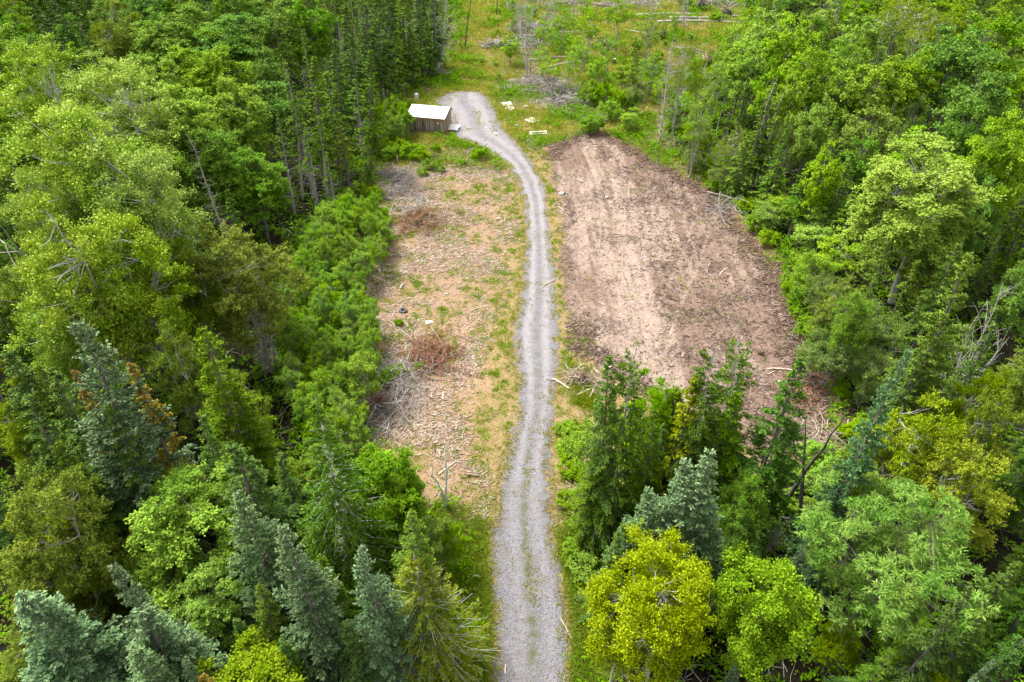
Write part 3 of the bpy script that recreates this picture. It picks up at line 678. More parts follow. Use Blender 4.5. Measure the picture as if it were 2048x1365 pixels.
vo = N.new('ShaderNodeTexVoronoi'); vo.inputs['Scale'].default_value = 16; tc = N.new('ShaderNodeTexCoord'); L.new(tc.outputs['Object'], vo.inputs['Vector'])
vo2 = N.new('ShaderNodeTexVoronoi'); vo2.inputs['Scale'].default_value = 34; L.new(tc.outputs['Object'], vo2.inputs['Vector'])
bw = N.new('ShaderNodeRGBToBW'); L.new(vo.outputs['Color'], bw.inputs[0]); bw2 = N.new('ShaderNodeRGBToBW'); L.new(vo2.outputs['Color'], bw2.inputs[0])
st = ramp(nt, bw.outputs[0], [(.15, (.15, .15, .17)), (.5, (.26, .255, .28)), (.9, (.44, .43, .45))])
st2 = ramp(nt, bw2.outputs[0], [(.15, (.23, .225, .23)), (.5, (.32, .31, .32)), (.9, (.50, .49, .48))])
n1 = noise(nt, 1.2, 5, .6); n2 = noise(nt, 9, 4, .65)
base = mixc(nt, ramp(nt, n2, [(.4, 0.0), (.6, 1.0)]), st, st2)
base = mixc(nt, mth(nt, 'MULTIPLY', attr(nt, 'dusty'), ramp(nt, n1, [(.35, .55), (.6, 1.0)])), base, (.54, .51, .505))
base = mixc(nt, mth(nt, 'MULTIPLY', ramp(nt, n1, [(.48, 0.0), (.62, 1.0)]), .5), base, (.27, .22, .185))
gmid = mth(nt, 'MULTIPLY', attr(nt, 'mid'), ramp(nt, n1, [(.38, 0.1), (.58, .95)]))
base = mixc(nt, gmid, base, (.15, .17, .05))
n3 = noise(nt, 5, 5, .7)
e_ = ramp(nt, mth(nt, 'ADD', mth(nt, 'MULTIPLY', attr(nt, 'edge'), .9), mth(nt, 'MULTIPLY', n3, 1.1)), [(.34, 0.0), (.50, 1.0)])
base = mixc(nt, mth(nt, 'MULTIPLY', e_, .85), base, ramp(nt, n2, [(.35, (.17, .145, .10)), (.6, (.36, .30, .21))]))
base = mixc(nt, 1.0, base, (.465, .46, .48), 'MULTIPLY')
L.new(base, b.inputs['Base Color']); b.inputs['Roughness'].default_value = .9; b.inputs['Specular IOR Level'].default_value = .2
bump(nt, b, mth(nt, 'ADD', vo.outputs['Distance'], n2), .7, .04)
rme.materials.append(m)
r_ = link(bpy.data.objects.new('gravel_road', rme)); r_['kind'] = 'structure'
def hgt(x, y):
    x = np.asarray(x, float); y = np.asarray(y, float)
    s = sdf(ROAD, x, y); k = smooth(.5, -.3, s)
    return ground_h(x, y) * (1 - k) + road_h(x, y) * k
def gh(x, y):
    return float(hgt(np.array([x]), np.array([y]))[0])

# ------------------------------------------------------------------ ground cover (stuff)
def scatter(n, y0=14., y1=165., wfun=None, bias=1.0, xlim=None):
    """random ground points inside the view, nearer ones denser"""
    out = []
    tot = 0
    while tot < n:
        k = n * 3
        y = y0 + (y1 - y0) * rng.random(k) ** bias
        zc = y * CT + CAM_H * ST
        hwid = 1024 / FPX * zc + 4
        x = rng.uniform(-1, 1, k) * hwid
        if xlim: x = rng.uniform(xlim[0], xlim[1], k)
        w = wfun(x, y)
        keep = rng.random(k) < w
        out.append(np.stack([x[keep], y[keep]], 1)); tot += keep.sum()
        if len(out) > 60: break
    return np.concatenate(out)[:n]
def stuff(name, me):
    o = link(bpy.data.objects.new(name, me)); o['kind'] = 'stuff'; return o
def in_sdf(poly, x, y, soft=1.0):
    return smooth(soft, -soft, sdf(poly, x, y))
def grass_w(x, y):
    sr_ = sdf(ROAD, x, y); sd_ = sdf(DIRT, x, y)
    op = in_sdf(CLEAR, x, y, 1.5)
    n = fbm(x * .55, y * .55, 41, 4)
    n2_ = fbm(x * 1.9, y * 1.9, 44, 2); w = op * (smooth(.46, .62, n) * .75 * smooth(.42, .58, n2_) + .32 * smooth(.56, .68, n2_))
    w = np.maximum(w, op * in_sdf(MEADOW, x, y) * (.35 + .65 * smooth(.35, .6, fbm(x * .3, y * .3, 43, 3))))
    w = np.maximum(w, op * smooth(2.6, .6, np.abs(sr_ - 1.0)) * smooth(.36, .56, n) * (.2 + .8 * smooth(.42, .58, n2_)))
    w = np.maximum(w, op * smooth(28, 24, y) * 1.0)
    sdw = sdf(DIRT, x, y) + (fbm(x * 1.1, y * 1.1, 21, 4) - .5) * 1.3 + (fbm(x * 1.6, y * 1.6, 24, 4) - .5) * 2.2
    w = w * (1 - .96 * smooth(.4, -.4, sdw) * (1 - .25 * smooth(.62, .7, fbm(x * .4, y * .4, 47, 3)))) * (1 - .75 * in_sdf(SLASH, x, y))
    return w * smooth(-.25, .25, sr_)
def blades(pts, nb, h, w, mat, name, spreadr=.12, tipb=0.0, lean=.5):
    n = len(pts); z = hgt(pts[:, 0], pts[:, 1])
    i = np.repeat(np.arange(n), nb); k = len(i)
    d = unit(rdir(k, .2, 1) * np.array([lean, lean, 1])); hh = h[i] * rng.uniform(.5, 1.2, k)
    c = np.stack([pts[i, 0], pts[i, 1], z[i]], 1) + rng.normal(0, spreadr, (k, 3)) * np.array([1, 1, 0]) * (h[i] / .3)[:, None] ** .6
    c = c + d * hh[:, None] * .45
    nn = unit(rdir(k) + np.array([0, 0, .6]))
    tip = np.clip(tipb + rng.random(n)[i] * .6 + rng.normal(0, .15, k), 0, 1)
    return stuff(name, kites(c, d, nn, hh, w[i] * rng.uniform(.7, 1.3, k), M[mat], name, tip, .12))
pts = scatter(33000, 14, 162, grass_w, 1.0)
dd = pts[:, 1] / 60.
hh = (.14 + .22 * in_sdf(MEADOW, pts[:, 0], pts[:, 1]) + .22 * (pts[:, 1] < 26)) * (.8 + .35 * dd) * rng.uniform(.6, 1.4, len(pts))
blades(pts, 9, hh, .022 + .022 * dd, 'grass', 'grass', .15)
def wedge_w(x, y):
    cx_ = np.interp(y, [P(1067, q)[1] for q, a, c in ROADPX], [P((a + c) / 2 + (6 if q > 1000 else 0), q)[0] for q, a, c in ROADPX])
    md = smooth(.35, .1, np.abs(x - cx_)) * smooth(.45, .6, fbm(x * 1.2, y * .6, 75, 3)) * smooth(45, 25, y) * .4
    return md + smooth(.3, 0, np.abs(sdf(ROAD, x, y) + .12) - .3) * smooth(.42, .58, fbm(x * 1.1, y * 1.1, 77, 2)) * .95 + in_sdf(ROAD, x, y, .1) * smooth(.60, .72, fbm(x * .9, y * .5, 71, 3)) * .35
pts = scatter(7500, 14, 106, wedge_w, 1.0, (-14, 9))
blades(pts, 6, .09 + .05 * rng.random(len(pts)), np.full(len(pts), .028), 'grass', 'roadside_grass', .06, .2)
def rough_w(x, y):
    return in_sdf(MEADOW, x, y) * smooth(.56, .66, fbm(x * .3, y * .25, 45, 3)) * (sdf(ROAD, x, y) > .5) + in_sdf(CLEAR, x, y, .6) * smooth(27, 24, y) * (sdf(ROAD, x, y) > .3)
pts = scatter(5500, 14, 165, rough_w, 1.0)
blades(pts, 14, (.45 + .45 * rng.random(len(pts))) * np.where(pts[:, 1] < 40, .75, 1.0), .03 + .03 * pts[:, 1] / 100, 'bush', 'tall_grass', .16, .1, .8)
def verge_w(x, y):
    s = sdf(ROAD, x, y); n = fbm(x * .8, y * .8, 49, 3)
    return in_sdf(CLEAR, x, y, .8) * smooth(.2, .7, s) * smooth(27, 24.5, y + (fbm(x * .7, y * .7, 50, 2) - .5) * 4) * (.35 + .65 * smooth(.4, .55, n))
def verge2_w(x, y):
    s = sdf(ROAD, x, y); return in_sdf(CLEAR, x, y, .8) * smooth(.25, .8, s + (fbm(x, y, 79, 2) - .5)) * smooth(5.5, 3.0, s) * (x > 1.5) * smooth(44, 32, y + (fbm(x * .6, y * .6, 78, 2) - .5) * 8) * smooth(.45, .62, fbm(x * 1.1, y * 1.1, 80, 3))
pts = scatter(900, 22, 45, verge2_w, 1.0, (1, 10))
blades(pts, 16, .28 + .35 * rng.random(len(pts)), np.full(len(pts), .035), 'verge', 'roadside_weeds', .16, .1, .9)
pts = scatter(4200, 12, 29, verge_w, 1.0, (-7, 8))
blades(pts, 16, .30 + .35 * rng.random(len(pts)), np.full(len(pts), .035), 'verge', 'verge_grass', .15, .1, .9)
PALLETS = [P(1064, 240)[:2], P(1077, 267)[:2], P(1014, 208)[:2], P(1020, 216)[:2], P(905, 257)[:2], P(806, 622)[:2], P(858, 647)[:2]]
def away(x, y, r=1.6):
    k = np.ones(np.shape(x))
    for a, c in PALLETS: k = k * (np.hypot((x - a), (y - c) * .75) > r)
    return k
def tuft_w(x, y):
    s = sdf(ROAD, x, y); n = fbm(x * .55, y * .55, 41, 4); n2 = fbm(x * 1.7, y * 1.7, 46, 3)
    ed = smooth(3.6, .8, np.abs(s - .9)) * (x < 0) + smooth(2.2, .6, np.abs(s - .9)) * (x >= 0)
    w = in_sdf(CLEAR, x, y, .6) * (.10 + .9 * np.maximum(smooth(.42, .58, n), ed)) * smooth(.50, .60, n2)
    return w * smooth(.0, .3, s) * (1 - .93 * in_sdf(DIRT, x, y, .4)) * (y < 100) * away(x, y, .9)
pts = scatter(5200, 24, 100, tuft_w, 1.0, (-20, 24))
blades(pts, 14, .13 + .16 * rng.random(len(pts)), .03 + .02 * pts[:, 1] / 80, 'bush', 'weed_tufts', .16, 0, 1.1)
# leafy undergrowth along the edge of the woods and in them
def fern_w(x, y):
    sc = sdf(CLEAR, x, y); n = fbm(x * .35, y * .35, 81, 3)
    w = smooth(-2.2, .4, sc) * smooth(13, 3, sc) * (.35 + .65 * smooth(.4, .6, n))
    w = np.maximum(w, .28 * (sc > 0)); w = np.maximum(w, in_sdf(MEADOW, x, y) * smooth(.52, .62, n) * .7)
    return w * (sdf(ROAD, x, y) > .5) * (1 - in_sdf(DIRT, x, y, .3)) * away(x, y, 2.2)
pts = scatter(22000, 12, 165, fern_w, 1.0)
dd = pts[:, 1] / 60.
hh = (.22 + .12 * dd) * rng.uniform(.7, 1.5, len(pts))
i = np.repeat(np.arange(len(pts)), 12); k = len(i)
z = hgt(pts[:, 0], pts[:, 1])
d = unit(rdir(k, -.1, .8))
c = np.stack([pts[i, 0], pts[i, 1], z[i]], 1) + np.array([0, 0, 1]) * (hh[i] * rng.uniform(.3, 1.4, k))[:, None] + d * (hh[i] * rng.uniform(.3, 1.2, k))[:, None]
stuff('undergrowth', kites(c, unit(d + rng.normal(0, .2, (k, 3))), unit(np.array([0, 0, 1.]) + rdir(k) * .6), hh[i] * rng.uniform(.5, 1, k), hh[i] * .33, M['fern'], 'undergrowth',
                           np.clip(rng.random(len(pts))[i] + rng.normal(0, .2, k), 0, 1), -.1))
# wood chips, bark and splinters over the cleared ground
def flakes(pts, Lm, Wm, mats, name, lift=.02):
    """thin splinters lying about, 3-sided tapered"""
    n = len(pts); z = hgt(pts[:, 0], pts[:, 1])
    a = rng.uniform(0, math.pi, n); tilt = rng.normal(0, .12, n)
    d = np.stack([np.cos(a), np.sin(a), tilt], 1)
    c = np.stack([pts[:, 0], pts[:, 1], z + lift + Wm * .5], 1)
    side = unit(np.cross(d, np.array([0, 0, 1.])))
    s = np.array([-.5, 0, .5])
    path = c[:, None] + d[:, None] * (Lm[:, None] * s)[..., None] + side[:, None] * (rng.normal(0, .06, n) * Lm)[:, None, None] * np.array([0, 1., 0])[None, :, None]
    V, F = tubes(path, np.outer(Wm, [.8, 1, .4]), 3)
    me = mesh_np(name, V, F, None); me.materials.append(mats)
    return stuff(name, me)
def wood_mat(name, stops):
    m, nt, N, L, b = nodes(name)
    g = N.new('ShaderNodeNewGeometry'); c = ramp(nt, g.outputs['Random Per Island'], stops)
    n = noise(nt, 8, 3); c = mixc(nt, mth(nt, 'MULTIPLY', n, .5), c, (.10, .075, .06)); c = mixc(nt, 1.0, c, (.66, .65, .64), 'MULTIPLY')
    L.new(c, b.inputs['Base Color']); b.inputs['Roughness'].default_value = .85; return m
M['chip'] = wood_mat('fresh_wood_splinters', [(0, (.24, .15, .10)), (.25, (.48, .33, .23)), (.6, (.70, .55, .41)), (1, (.95, .88, .76))])
M['bark_bits'] = wood_mat('dark_bark_bits', [(0, (.06, .043, .033)), (.5, (.17, .12, .09)), (1, (.42, .32, .25))])
M['greystick'] = wood_mat('weathered_sticks', [(0, (.22, .19, .17)), (.5, (.46, .42, .39)), (1, (.75, .71, .67))])
def chip_w(x, y):
    n = fbm(x * .35, y * .35, 91, 4)
    return in_sdf(CHIPS, x, y, .8) * (.15 + .85 * smooth(.42, .62, n)) * (sdf(ROAD, x, y) > .2)
pts = scatter(24000, 20, 90, chip_w, 1.2, (-20, 3))
Lm = .12 + .6 * rng.random(len(pts)) ** 3.0
flakes(pts, Lm, .014 + .026 * rng.random(len(pts)), M['chip'], 'wood_chips')
def dirt_w(x, y):
    n = fbm(x * .45 + 3, y * .4, 52, 5); sd_ = sdf(DIRT, x, y)
    return in_sdf(DIRT, x, y, .5) * np.clip(.25 + .8 * smooth(.48, .64, n + .18 * smooth(-2.5, -.2, sd_)), 0, 1)
pts = scatter(15000, 30, 92, dirt_w, 1.0, (2, 26))
flakes(pts, .08 + .34 * rng.random(len(pts)) ** 2.5, .009 + .016 * rng.random(len(pts)), M['bark_bits'], 'bark_debris')
pts = scatter(6000, 30, 92, dirt_w, 1.0, (2, 26))
flakes(pts, .10 + .5 * rng.random(len(pts)) ** 3, .010 + .02 * rng.random(len(pts)), M['chip'], 'splinter_debris')
def slash_w(x, y):
    return np.maximum(in_sdf(SLASH, x, y, 1.2), (.06 + .8 * smooth(.50, .60, fbm(x * .16, y * .12, 93, 2))) * in_sdf(MEADOW, x, y)) * (sdf(ROAD, x, y) > .5)
pts = scatter(13000, 70, 165, slash_w, 1.0, (-20, 60))
flakes(pts, .3 + 1.3 * rng.random(len(pts)) ** 2, .03 + .035 * rng.random(len(pts)), M['greystick'], 'slash_debris', .08)
def wood_w(x, y):
    sc = sdf(CLEAR, x, y); return smooth(-1.5, .5, sc) * smooth(14, 4, sc) * (sdf(ROAD, x, y) > .5)
pts = scatter(4500, 14, 150, wood_w, 1.0)
flakes(pts, .4 + 1.6 * rng.random(len(pts)) ** 2, .012 + .02 * rng.random(len(pts)), M['greystick'], 'twig_litter', .1)
# loose stones on and beside the road
def stone_w(x, y):
    s = sdf(ROAD, x, y) + (fbm(x * .9, y * .9, 23, 3) - .5) * 1.2; return smooth(.9, .0, s) * (.45 + .55 * smooth(-.9, -.1, s))
pts = scatter(16000, 14, 104, stone_w, 1.9, (-14, 9))
n = len(pts); z = hgt(pts[:, 0], pts[:, 1]); r = (.012 + .024 * rng.random(n) ** 3) * (1 + pts[:, 1] / 160)
oc = np.array([[1, 0, 0], [0, 1, 0], [-1, 0, 0], [0, -1, 0], [0, 0, 1], [0, 0, -1]], float)
V = (oc[None] * rng.uniform(.6, 1.3, (n, 6, 1)) * r[:, None, None])
a = rng.uniform(0, 6.28, n); ca, sa = np.cos(a)[:, None], np.sin(a)[:, None]
V = np.stack([V[..., 0] * ca - V[..., 1] * sa, V[..., 0] * sa + V[..., 1] * ca, V[..., 2] * .7], -1) + np.stack([pts[:, 0], pts[:, 1], z + r * .3], 1)[:, None]
of = np.array([[0, 1, 4], [1, 2, 4], [2, 3, 4], [3, 0, 4], [1, 0, 5], [2, 1, 5], [3, 2, 5], [0, 3, 5]])
F = (of[None] + np.arange(n)[:, None, None] * 6).reshape(-1, 3)
M['stones'] = wood_mat('loose_gravel_stones', [(0, (.26, .26, .28)), (.5, (.40, .39, .41)), (.9, (.56, .55, .57)), (1, (.8, .79, .78))])
sm = mesh_np('gravel', V.reshape(-1, 3), F, M['stones']); stuff('gravel', sm)
# clods of soil and stones over the bare dirt
def clod_w(x, y):
    return in_sdf(DIRT, x, y, .6) * (.25 + .75 * smooth(.42, .6, fbm(x * .8, y * .8, 95, 3))) * (1 - .8 * tracks(x, y))
pts = scatter(12000, 30, 92, clod_w, 1.0, (2, 26))
n = len(pts); z = hgt(pts[:, 0], pts[:, 1]); r = .025 + .075 * rng.random(n) ** 4
V = (oc[None] * rng.uniform(.5, 1.3, (n, 6, 1)) * r[:, None, None]); V[..., 2] *= .7
V = V + np.stack([pts[:, 0], pts[:, 1], z + r * .2], 1)[:, None]
M['clods'] = wood_mat('soil_clods', [(0, (.10, .07, .055)), (.6, (.30, .22, .17)), (.93, (.50, .41, .34)), (1, (.85, .80, .75))])
stuff('soil_clods', mesh_np('soil_clods', V.reshape(-1, 3), (of[None] + np.arange(n)[:, None, None] * 6).reshape(-1, 3), M['clods']))
def rim_w(x, y):
    s = sdf(DIRT, x, y) + (fbm(x * .8, y * .8, 96, 3) - .5) * 2.5
    return np.maximum(smooth(1.6, .2, np.abs(s + .3)), .10 * (s < 0) * smooth(8, 14, x)) * ((x > 12) | (y > 78) | (y < 46)) * (sdf(ROAD, x, y) > .6)
pts = scatter(7500, 30, 95, rim_w, 1.0, (2, 28))
M['redbits'] = wood_mat('red_brown_root_debris', [(0, (.07, .04, .03)), (.5, (.22, .12, .08)), (.85, (.40, .26, .18)), (1, (.7, .58, .45))])
flakes(pts, .2 + .7 * rng.random(len(pts)) ** 2, .014 + .03 * rng.random(len(pts)), M['redbits'], 'root_debris', .06)

# ------------------------------------------------------------------ the trees one can tell apart
T = at_top
# lower left
T('blue_spruce', 38, 1160, 11, 250, 'silvery blue-green spruce in the lower left corner of the wood')
T('blue_spruce', 240, 1142, 12.5, 150, 'blue spruce with pointed pale leader behind its pale twin')
T('blue_spruce', 262, 1200, 11, 230, 'palest blue spruce, spiky leader, in front of its blue neighbour')
T('blue_spruce', 245, 1292, 10.5, 190, 'lowest blue spruce on the bottom edge of the photo')
T('blue_spruce', 368, 1312, 9, 90, 'small blue spruce tip beside a rust-flecked yellow-green tree')
T('ygreen_maple', 470, 1285, 8, 250, 'rust-flecked yellow-green tree on the bottom edge left of the road')
T('rusty_fir', 400, 1345, 8, 120, 'rusty small fir at the bottom edge beside the blue tip')
T('birch', 510, 1255, 5.5, 90, 'small yellow-leaved tree in shade above the yellow-green one')
T('dark_spruce', 478, 892, 12, 190, 'grey-green spruce directly behind the bright maple of the left wood')
T('blue_spruce', 478, 978, 12, 170, 'bluish spruce standing close right of the bright maple')
T('blue_spruce', 588, 1062, 13, 180, 'blue-green spruce with a brown patch under its tip')
T('maple', 335, 900, 10, 290, 'bright yellow-green maple surrounded by spruces in the lower left wood', var=0)
T('maple', 400, 1120, 7.5, 170, 'lower bright green maple below the larger one in the left wood', var=1)
T('grey_hearted_spruce', 622, 792, 15, 235, 'tall spruce with blue tip and grey inner boughs left of the chips')
T('shade_maple', 765, 885, 8.5, 180, 'rounded green tree overhanging the near end of the wood chips', var=1)
T('dark_spruce', 716, 920, 8, 120, 'dark green spruce behind the rounded green tree by the chips')
T('blue_spruce', 745, 1086, 12, 150, 'narrow blue-tipped spruce left of the sparse pale one')
T('green_fir', 806, 1012, 12, 170, 'green fir with brown cones at its tip beside the road')
T('thin_spruce', 842, 1110, 10, 260, 'sparse yellow-green spruce with pale radiating boughs beside the road')
T('alder', 868, 1020, 5, 90, 'feathery blue-green shrub at the near end of the chips')
T('alder', 905, 1045, 4, 60, 'small feathery shrub nearest the bare chips behind the fir')
T('cedar', 10, 930, 13, 230, 'olive cedar on the left edge with grey bare boughs', var=0)
T('cedar', 60, 1010, 10, 200, 'olive cedar in front of the larger one on the left edge', var=2)
T('olive_fir', 30, 1085, 9, 220, 'rusty olive fir between the cedars and the corner spruce')
T('dark_spruce', 22, 800, 14, 200, 'dark spruce on the left edge above the olive cedars')
T('green_fir', 100, 880, 12, 170, 'shaded green fir behind the olive cedars')
T('blue_spruce', 132, 632, 17, 230, 'tall blue spruce below the poplars of the left wood')
T('rusty_fir', 160, 745, 14, 110, 'slender rusty-tipped fir in front of the tall blue spruce')
T('rusty_fir', 252, 728, 14, 130, 'rust and yellow fir with thinning needles in the left wood')
T('green_fir', 205, 808, 13, 130, 'green fir tip before the rust and yellow fir')
T('dark_spruce', 390, 842, 11, 120, 'grey-green spruce behind the bright maple, left of its twin')
T('green_fir', 402, 656, 14, 190, 'green fir with grey tip among the cedars')
T('cedar', 328, 640, 11, 130, 'dark olive cedar between the tall blue spruce and green fir')
T('cedar', 350, 470, 12, 150, 'olive cedar at the foot of the poplars')
T('cedar', 450, 425, 13, 210, 'large olive cedar with clustered bare stems beside the thicket', var=0)

for (tx, ty, bx, by, k, l) in [(500, 600, 532, 750, 'far_dead_spruce', 'leftmost grey stem of the bare cluster under the large cedar'), (512, 590, 540, 745, 'far_dead_spruce', 'middle grey stem of the bare cluster under the large cedar'),
                               (526, 595, 550, 735, 'far_dead_spruce', 'rightmost grey stem of the bare cluster under the large cedar')]:
    at_base(k, tx, ty, bx, by, 55, l)
T('cedar', 430, 720, 10, 130, None); T('green_fir', 470, 780, 10, 110, None); T('dark_spruce', 560, 900, 9, 110, None); T('green_fir', 690, 1010, 9, 110, None)
T('green_fir', 650, 1120, 9, 120, None); T('dark_spruce', 130, 1060, 8, 120, None); T('dark_spruce', 90, 740, 13, 150, None)
T('green_fir', 510, 1180, 8, 120, None); T('dark_spruce', 690, 1250, 8, 120, None); T('green_fir', 120, 960, 9, 120, None)
T('dark_spruce', 330, 1230, 6, 120, None); T('dark_spruce', 470, 1240, 6, 100, None); T('cedar', 20, 1250, 5, 120, None); T('dark_spruce', 570, 1290, 7, 110, None)
# poplars and maples of the left wood
for (px, py, h, w, l) in [(70, 215, 19, 260, 'tall poplar with glossy top nearest the left edge'), (205, 95, 18, 240, 'light poplar behind the others of the left wood'),
                          (30, 60, 18, 200, 'hazy poplar with whitish boughs in the upper left corner'), (180, 215, 19, 250, 'poplar with forked grey trunk in the middle of the left wood'),
                          (255, 300, 17, 230, 'poplar whose bleached trunk shows through its crown'), (110, 360, 18, 260, 'broad poplar spilling toward the dark spruces'),
                          (230, 440, 15, 220, 'lowest poplar with white bark patches above the cedars'), (20, 330, 17, 220, 'poplar cut by the left edge below the glossy one'),
                          (60, 500, 14, 220, 'low leafy poplar with twisted boughs on the left edge')]:
    T('poplar', px, py, h, w, l)
for (px, py, h, w, l, k) in [(375, 65, 14, 190, 'bright domed maple highest of the left wood', 'maple'), (255, 85, 14, 170, 'light maple touching the poplars', 'maple'),
                             (445, 150, 13, 170, 'domed maple in front of the highest one', 'maple'), (340, 165, 14, 190, 'broad maple between poplars and spruces', 'maple'),
                             (400, 235, 12, 170, 'shaded maple behind the curved dead spruce', 'shade_maple'), (490, 285, 10, 140, 'deep green maple above the bare trunks', 'shade_maple'),
                             (350, 0, 14, 200, 'deep green maple on the top edge left', 'shade_maple'), (445, 10, 14, 170, 'deep green maple on the top edge beside the tall spruces', 'shade_maple'),
                             (530, -10, 15, 120, 'leafy slim maple on the top edge before the spruce row', 'far_shade_maple'), (600, -20, 15, 120, 'leafy slim maple on the top edge within the spruce row', 'far_shade_maple'),
                             (520, 95, 11, 90, None, 'far_shade_maple')]:
    T(k, px, py, h, w, l)
T('cedar', 215, 12, 13, 110, 'olive cedar among the dark spruces of the upper left'); T('cedar', 270, 30, 11, 90, 'small olive cedar before the deep green maple')
T('far_spruce', 95, 22, 16, 90, None); T('far_spruce', 150, 0, 16, 80, None); T('far_spruce', 60, -10, 16, 80, None)
# slender spruces near the shed, placed by their feet
for (tx, ty, bx, by, w, l, k) in [(572, 115, 628, 395, 62, 'slim spruce with long bare trunk, tallest left of the bare-floored gap', 'bare_trunk_spruce'), (622, 108, 652, 375, 90, 'dense green fir behind the slim bare-trunked spruces', 'far_fir'),
                             (590, 190, 606, 400, 45, None, 'bare_trunk_spruce'), (655, 135, 680, 350, 75, None, 'far_fir'), (668, 70, 690, 300, 70, None, 'far_spruce'), (700, 60, 722, 280, 70, None, 'far_spruce'),
                             (690, 5, 710, 240, 70, None, 'far_spruce'), (735, 92, 743, 348, 75, 'slender green spruce standing alone left of the shed', 'far_fir'), (715, 150, 726, 320, 55, None, 'bare_trunk_spruce'),
                             (765, 55, 772, 205, 65, None, 'far_spruce'), (750, -30, 764, 215, 75, None, 'far_fir'), (800, -30, 812, 168, 70, None, 'far_fir'), (838, -40, 845, 150, 70, None, 'far_spruce'),
                             (868, -30, 868, 138, 55, None, 'far_spruce'), (822, 50, 828, 172, 55, None, 'far_fir'), (786, 60, 794, 186, 60, None, 'far_fir'), (640, 230, 655, 400, 50, None, 'bare_trunk_spruce'),
                             (680, 230, 700, 385, 50, None, 'bare_trunk_spruce'), (612, 240, 636, 420, 45, None, 'bare_trunk_spruce'), (728, 270, 735, 380, 45, None, 'far_fir'), (655, 300, 672, 430, 45, None, 'bare_trunk_spruce'),
                             (730, 0, 745, 225, 70, None, 'far_spruce'), (775, -50, 785, 180, 60, None, 'far_spruce'), (560, 230, 590, 430, 45, None, 'bare_trunk_spruce'), (850, 40, 855, 160, 50, None, 'far_fir')]:
    at_base(k, tx, ty, bx, by, w, l)
T('bare_trunk', 770, 175, 6, None, None, ws=1.0, var=0)
s = T('dead_spruce', 395, 262, 13, 75, 'dead spruce with curved bare boughs leaning over the left wood', tilt=(0.02, -.04), ws=1.0)
T('dead_spruce', 338, 448, 9, 60, 'reddish dead stem leaning between poplars and cedars', tilt=(.05, .30))
# upper middle: standing dead trunks round the overgrown track
for (tx, ty, bx, by, w, l, k, v) in [(895, -60, 882, 138, 70, 'dead spruce with drooping boughs left of the overgrown track', 'far_dead_spruce', 0), (872, -50, 866, 110, 45, 'second dead spruce left of the overgrown track', 'far_dead_spruce', 1),
                                (941, -50, 930, 97, None, 'dark leaning trunk beside the overgrown track', 'bare_trunk', 1), (996, -70, 993, 35, None, 'thin trunk at the top edge right of the track', 'bare_trunk', 1),
                                (1048, -40, 1054, 152, 60, 'grey dead spruce over the slash, left of its twin', 'far_dead_spruce', 0), (1064, -20, 1061, 146, 45, 'grey dead spruce over the slash, right of its twin', 'far_dead_spruce', 0),
                                (1038, -50, 1045, 75, 60, 'faint dead spruce behind the pair over the slash', 'far_dead_spruce', 1), (1196, -50, 1192, 35, None, 'bare trunk at the top edge of the meadow', 'bare_trunk', 0),
                                (1108, -60, 1106, 60, 45, 'dead twiggy tree behind the slash right of the pair', 'far_dead_spruce', 0), (1272, 92, 1268, 182, 55, 'small spruce with drooping bare boughs alone in the meadow', 'bare_trunk_spruce', 1),
                                (1346, 70, 1318, 288, 60, 'thin grey dead tree on the right edge of the meadow', 'far_dead_spruce', 0), (1372, 90, 1345, 265, 60, 'thin dead tree behind the grey one by the meadow', 'far_dead_spruce', 1),
                                (1492, -40, 1478, 62, None, 'slanting grey trunk at the end of the stacked logs', 'bare_trunk', 0), (1378, -50, 1372, 45, None, 'bare dead trunk behind the stacked meadow logs', 'bare_trunk', 0),
                                (1365, -40, 1368, 60, 50, None, 'far_dead_spruce', 0), (1494, 120, 1470, 300, None, None, 'bare_trunk', 1), (1450, 180, 1432, 270, None, None, 'bare_trunk', 0),
                                (1540, 150, 1488, 375, None, 'pale leaning trunk before the right wood edge', 'bare_trunk', 0), (1560, 170, 1512, 370, None, None, 'bare_trunk', 0), (1735, 165, 1700, 250, None, None, 'bare_trunk', 1),
                                (1700, -60, 1660, 60, 70, None, 'far_dead_spruce', 0), (1715, -40, 1685, 75, 60, None, 'far_dead_spruce', 1), (1740, -50, 1720, 60, 60, None, 'far_dead_spruce', 0), (1660, -40, 1640, 50, 60, None, 'far_dead_spruce', 0)]:
    at_base(k, tx, ty, bx, by, w, l, var=v)
for (tx, ty, bx, by, w) in [(1015, -60, 1018, 30, 45), (1080, -70, 1078, 20, 45), (1150, -50, 1146, 45, 40), (1262, -60, 1258, 20, 45), (1310, -50, 1304, 30, 40), (1420, -60, 1412, 20, 45), (1095, -30, 1092, 95, 50), (1035, 0, 1038, 110, 50)]:
    at_base('far_dead_spruce', tx, ty, bx, by, w, None)
for (px, py, h, w, k) in [(1105, 110, 3.5, 70, 'thin_sapling'), (1200, 110, 4, 70, 'alder'), (1255, 120, 3.5, 70, 'alder'), (1310, 105, 4, 70, 'thin_sapling'), (1020, 70, 3, 50, 'alder'), (1085, 85, 3.5, 55, 'thin_sapling'), (1350, 190, 3, 50, 'alder'), (1265, 215, 2, 60, 'alder'), (1195, 225, 1.8, 50, 'alder')]:
    T(k, px, py, h * 1.5, w * .85)
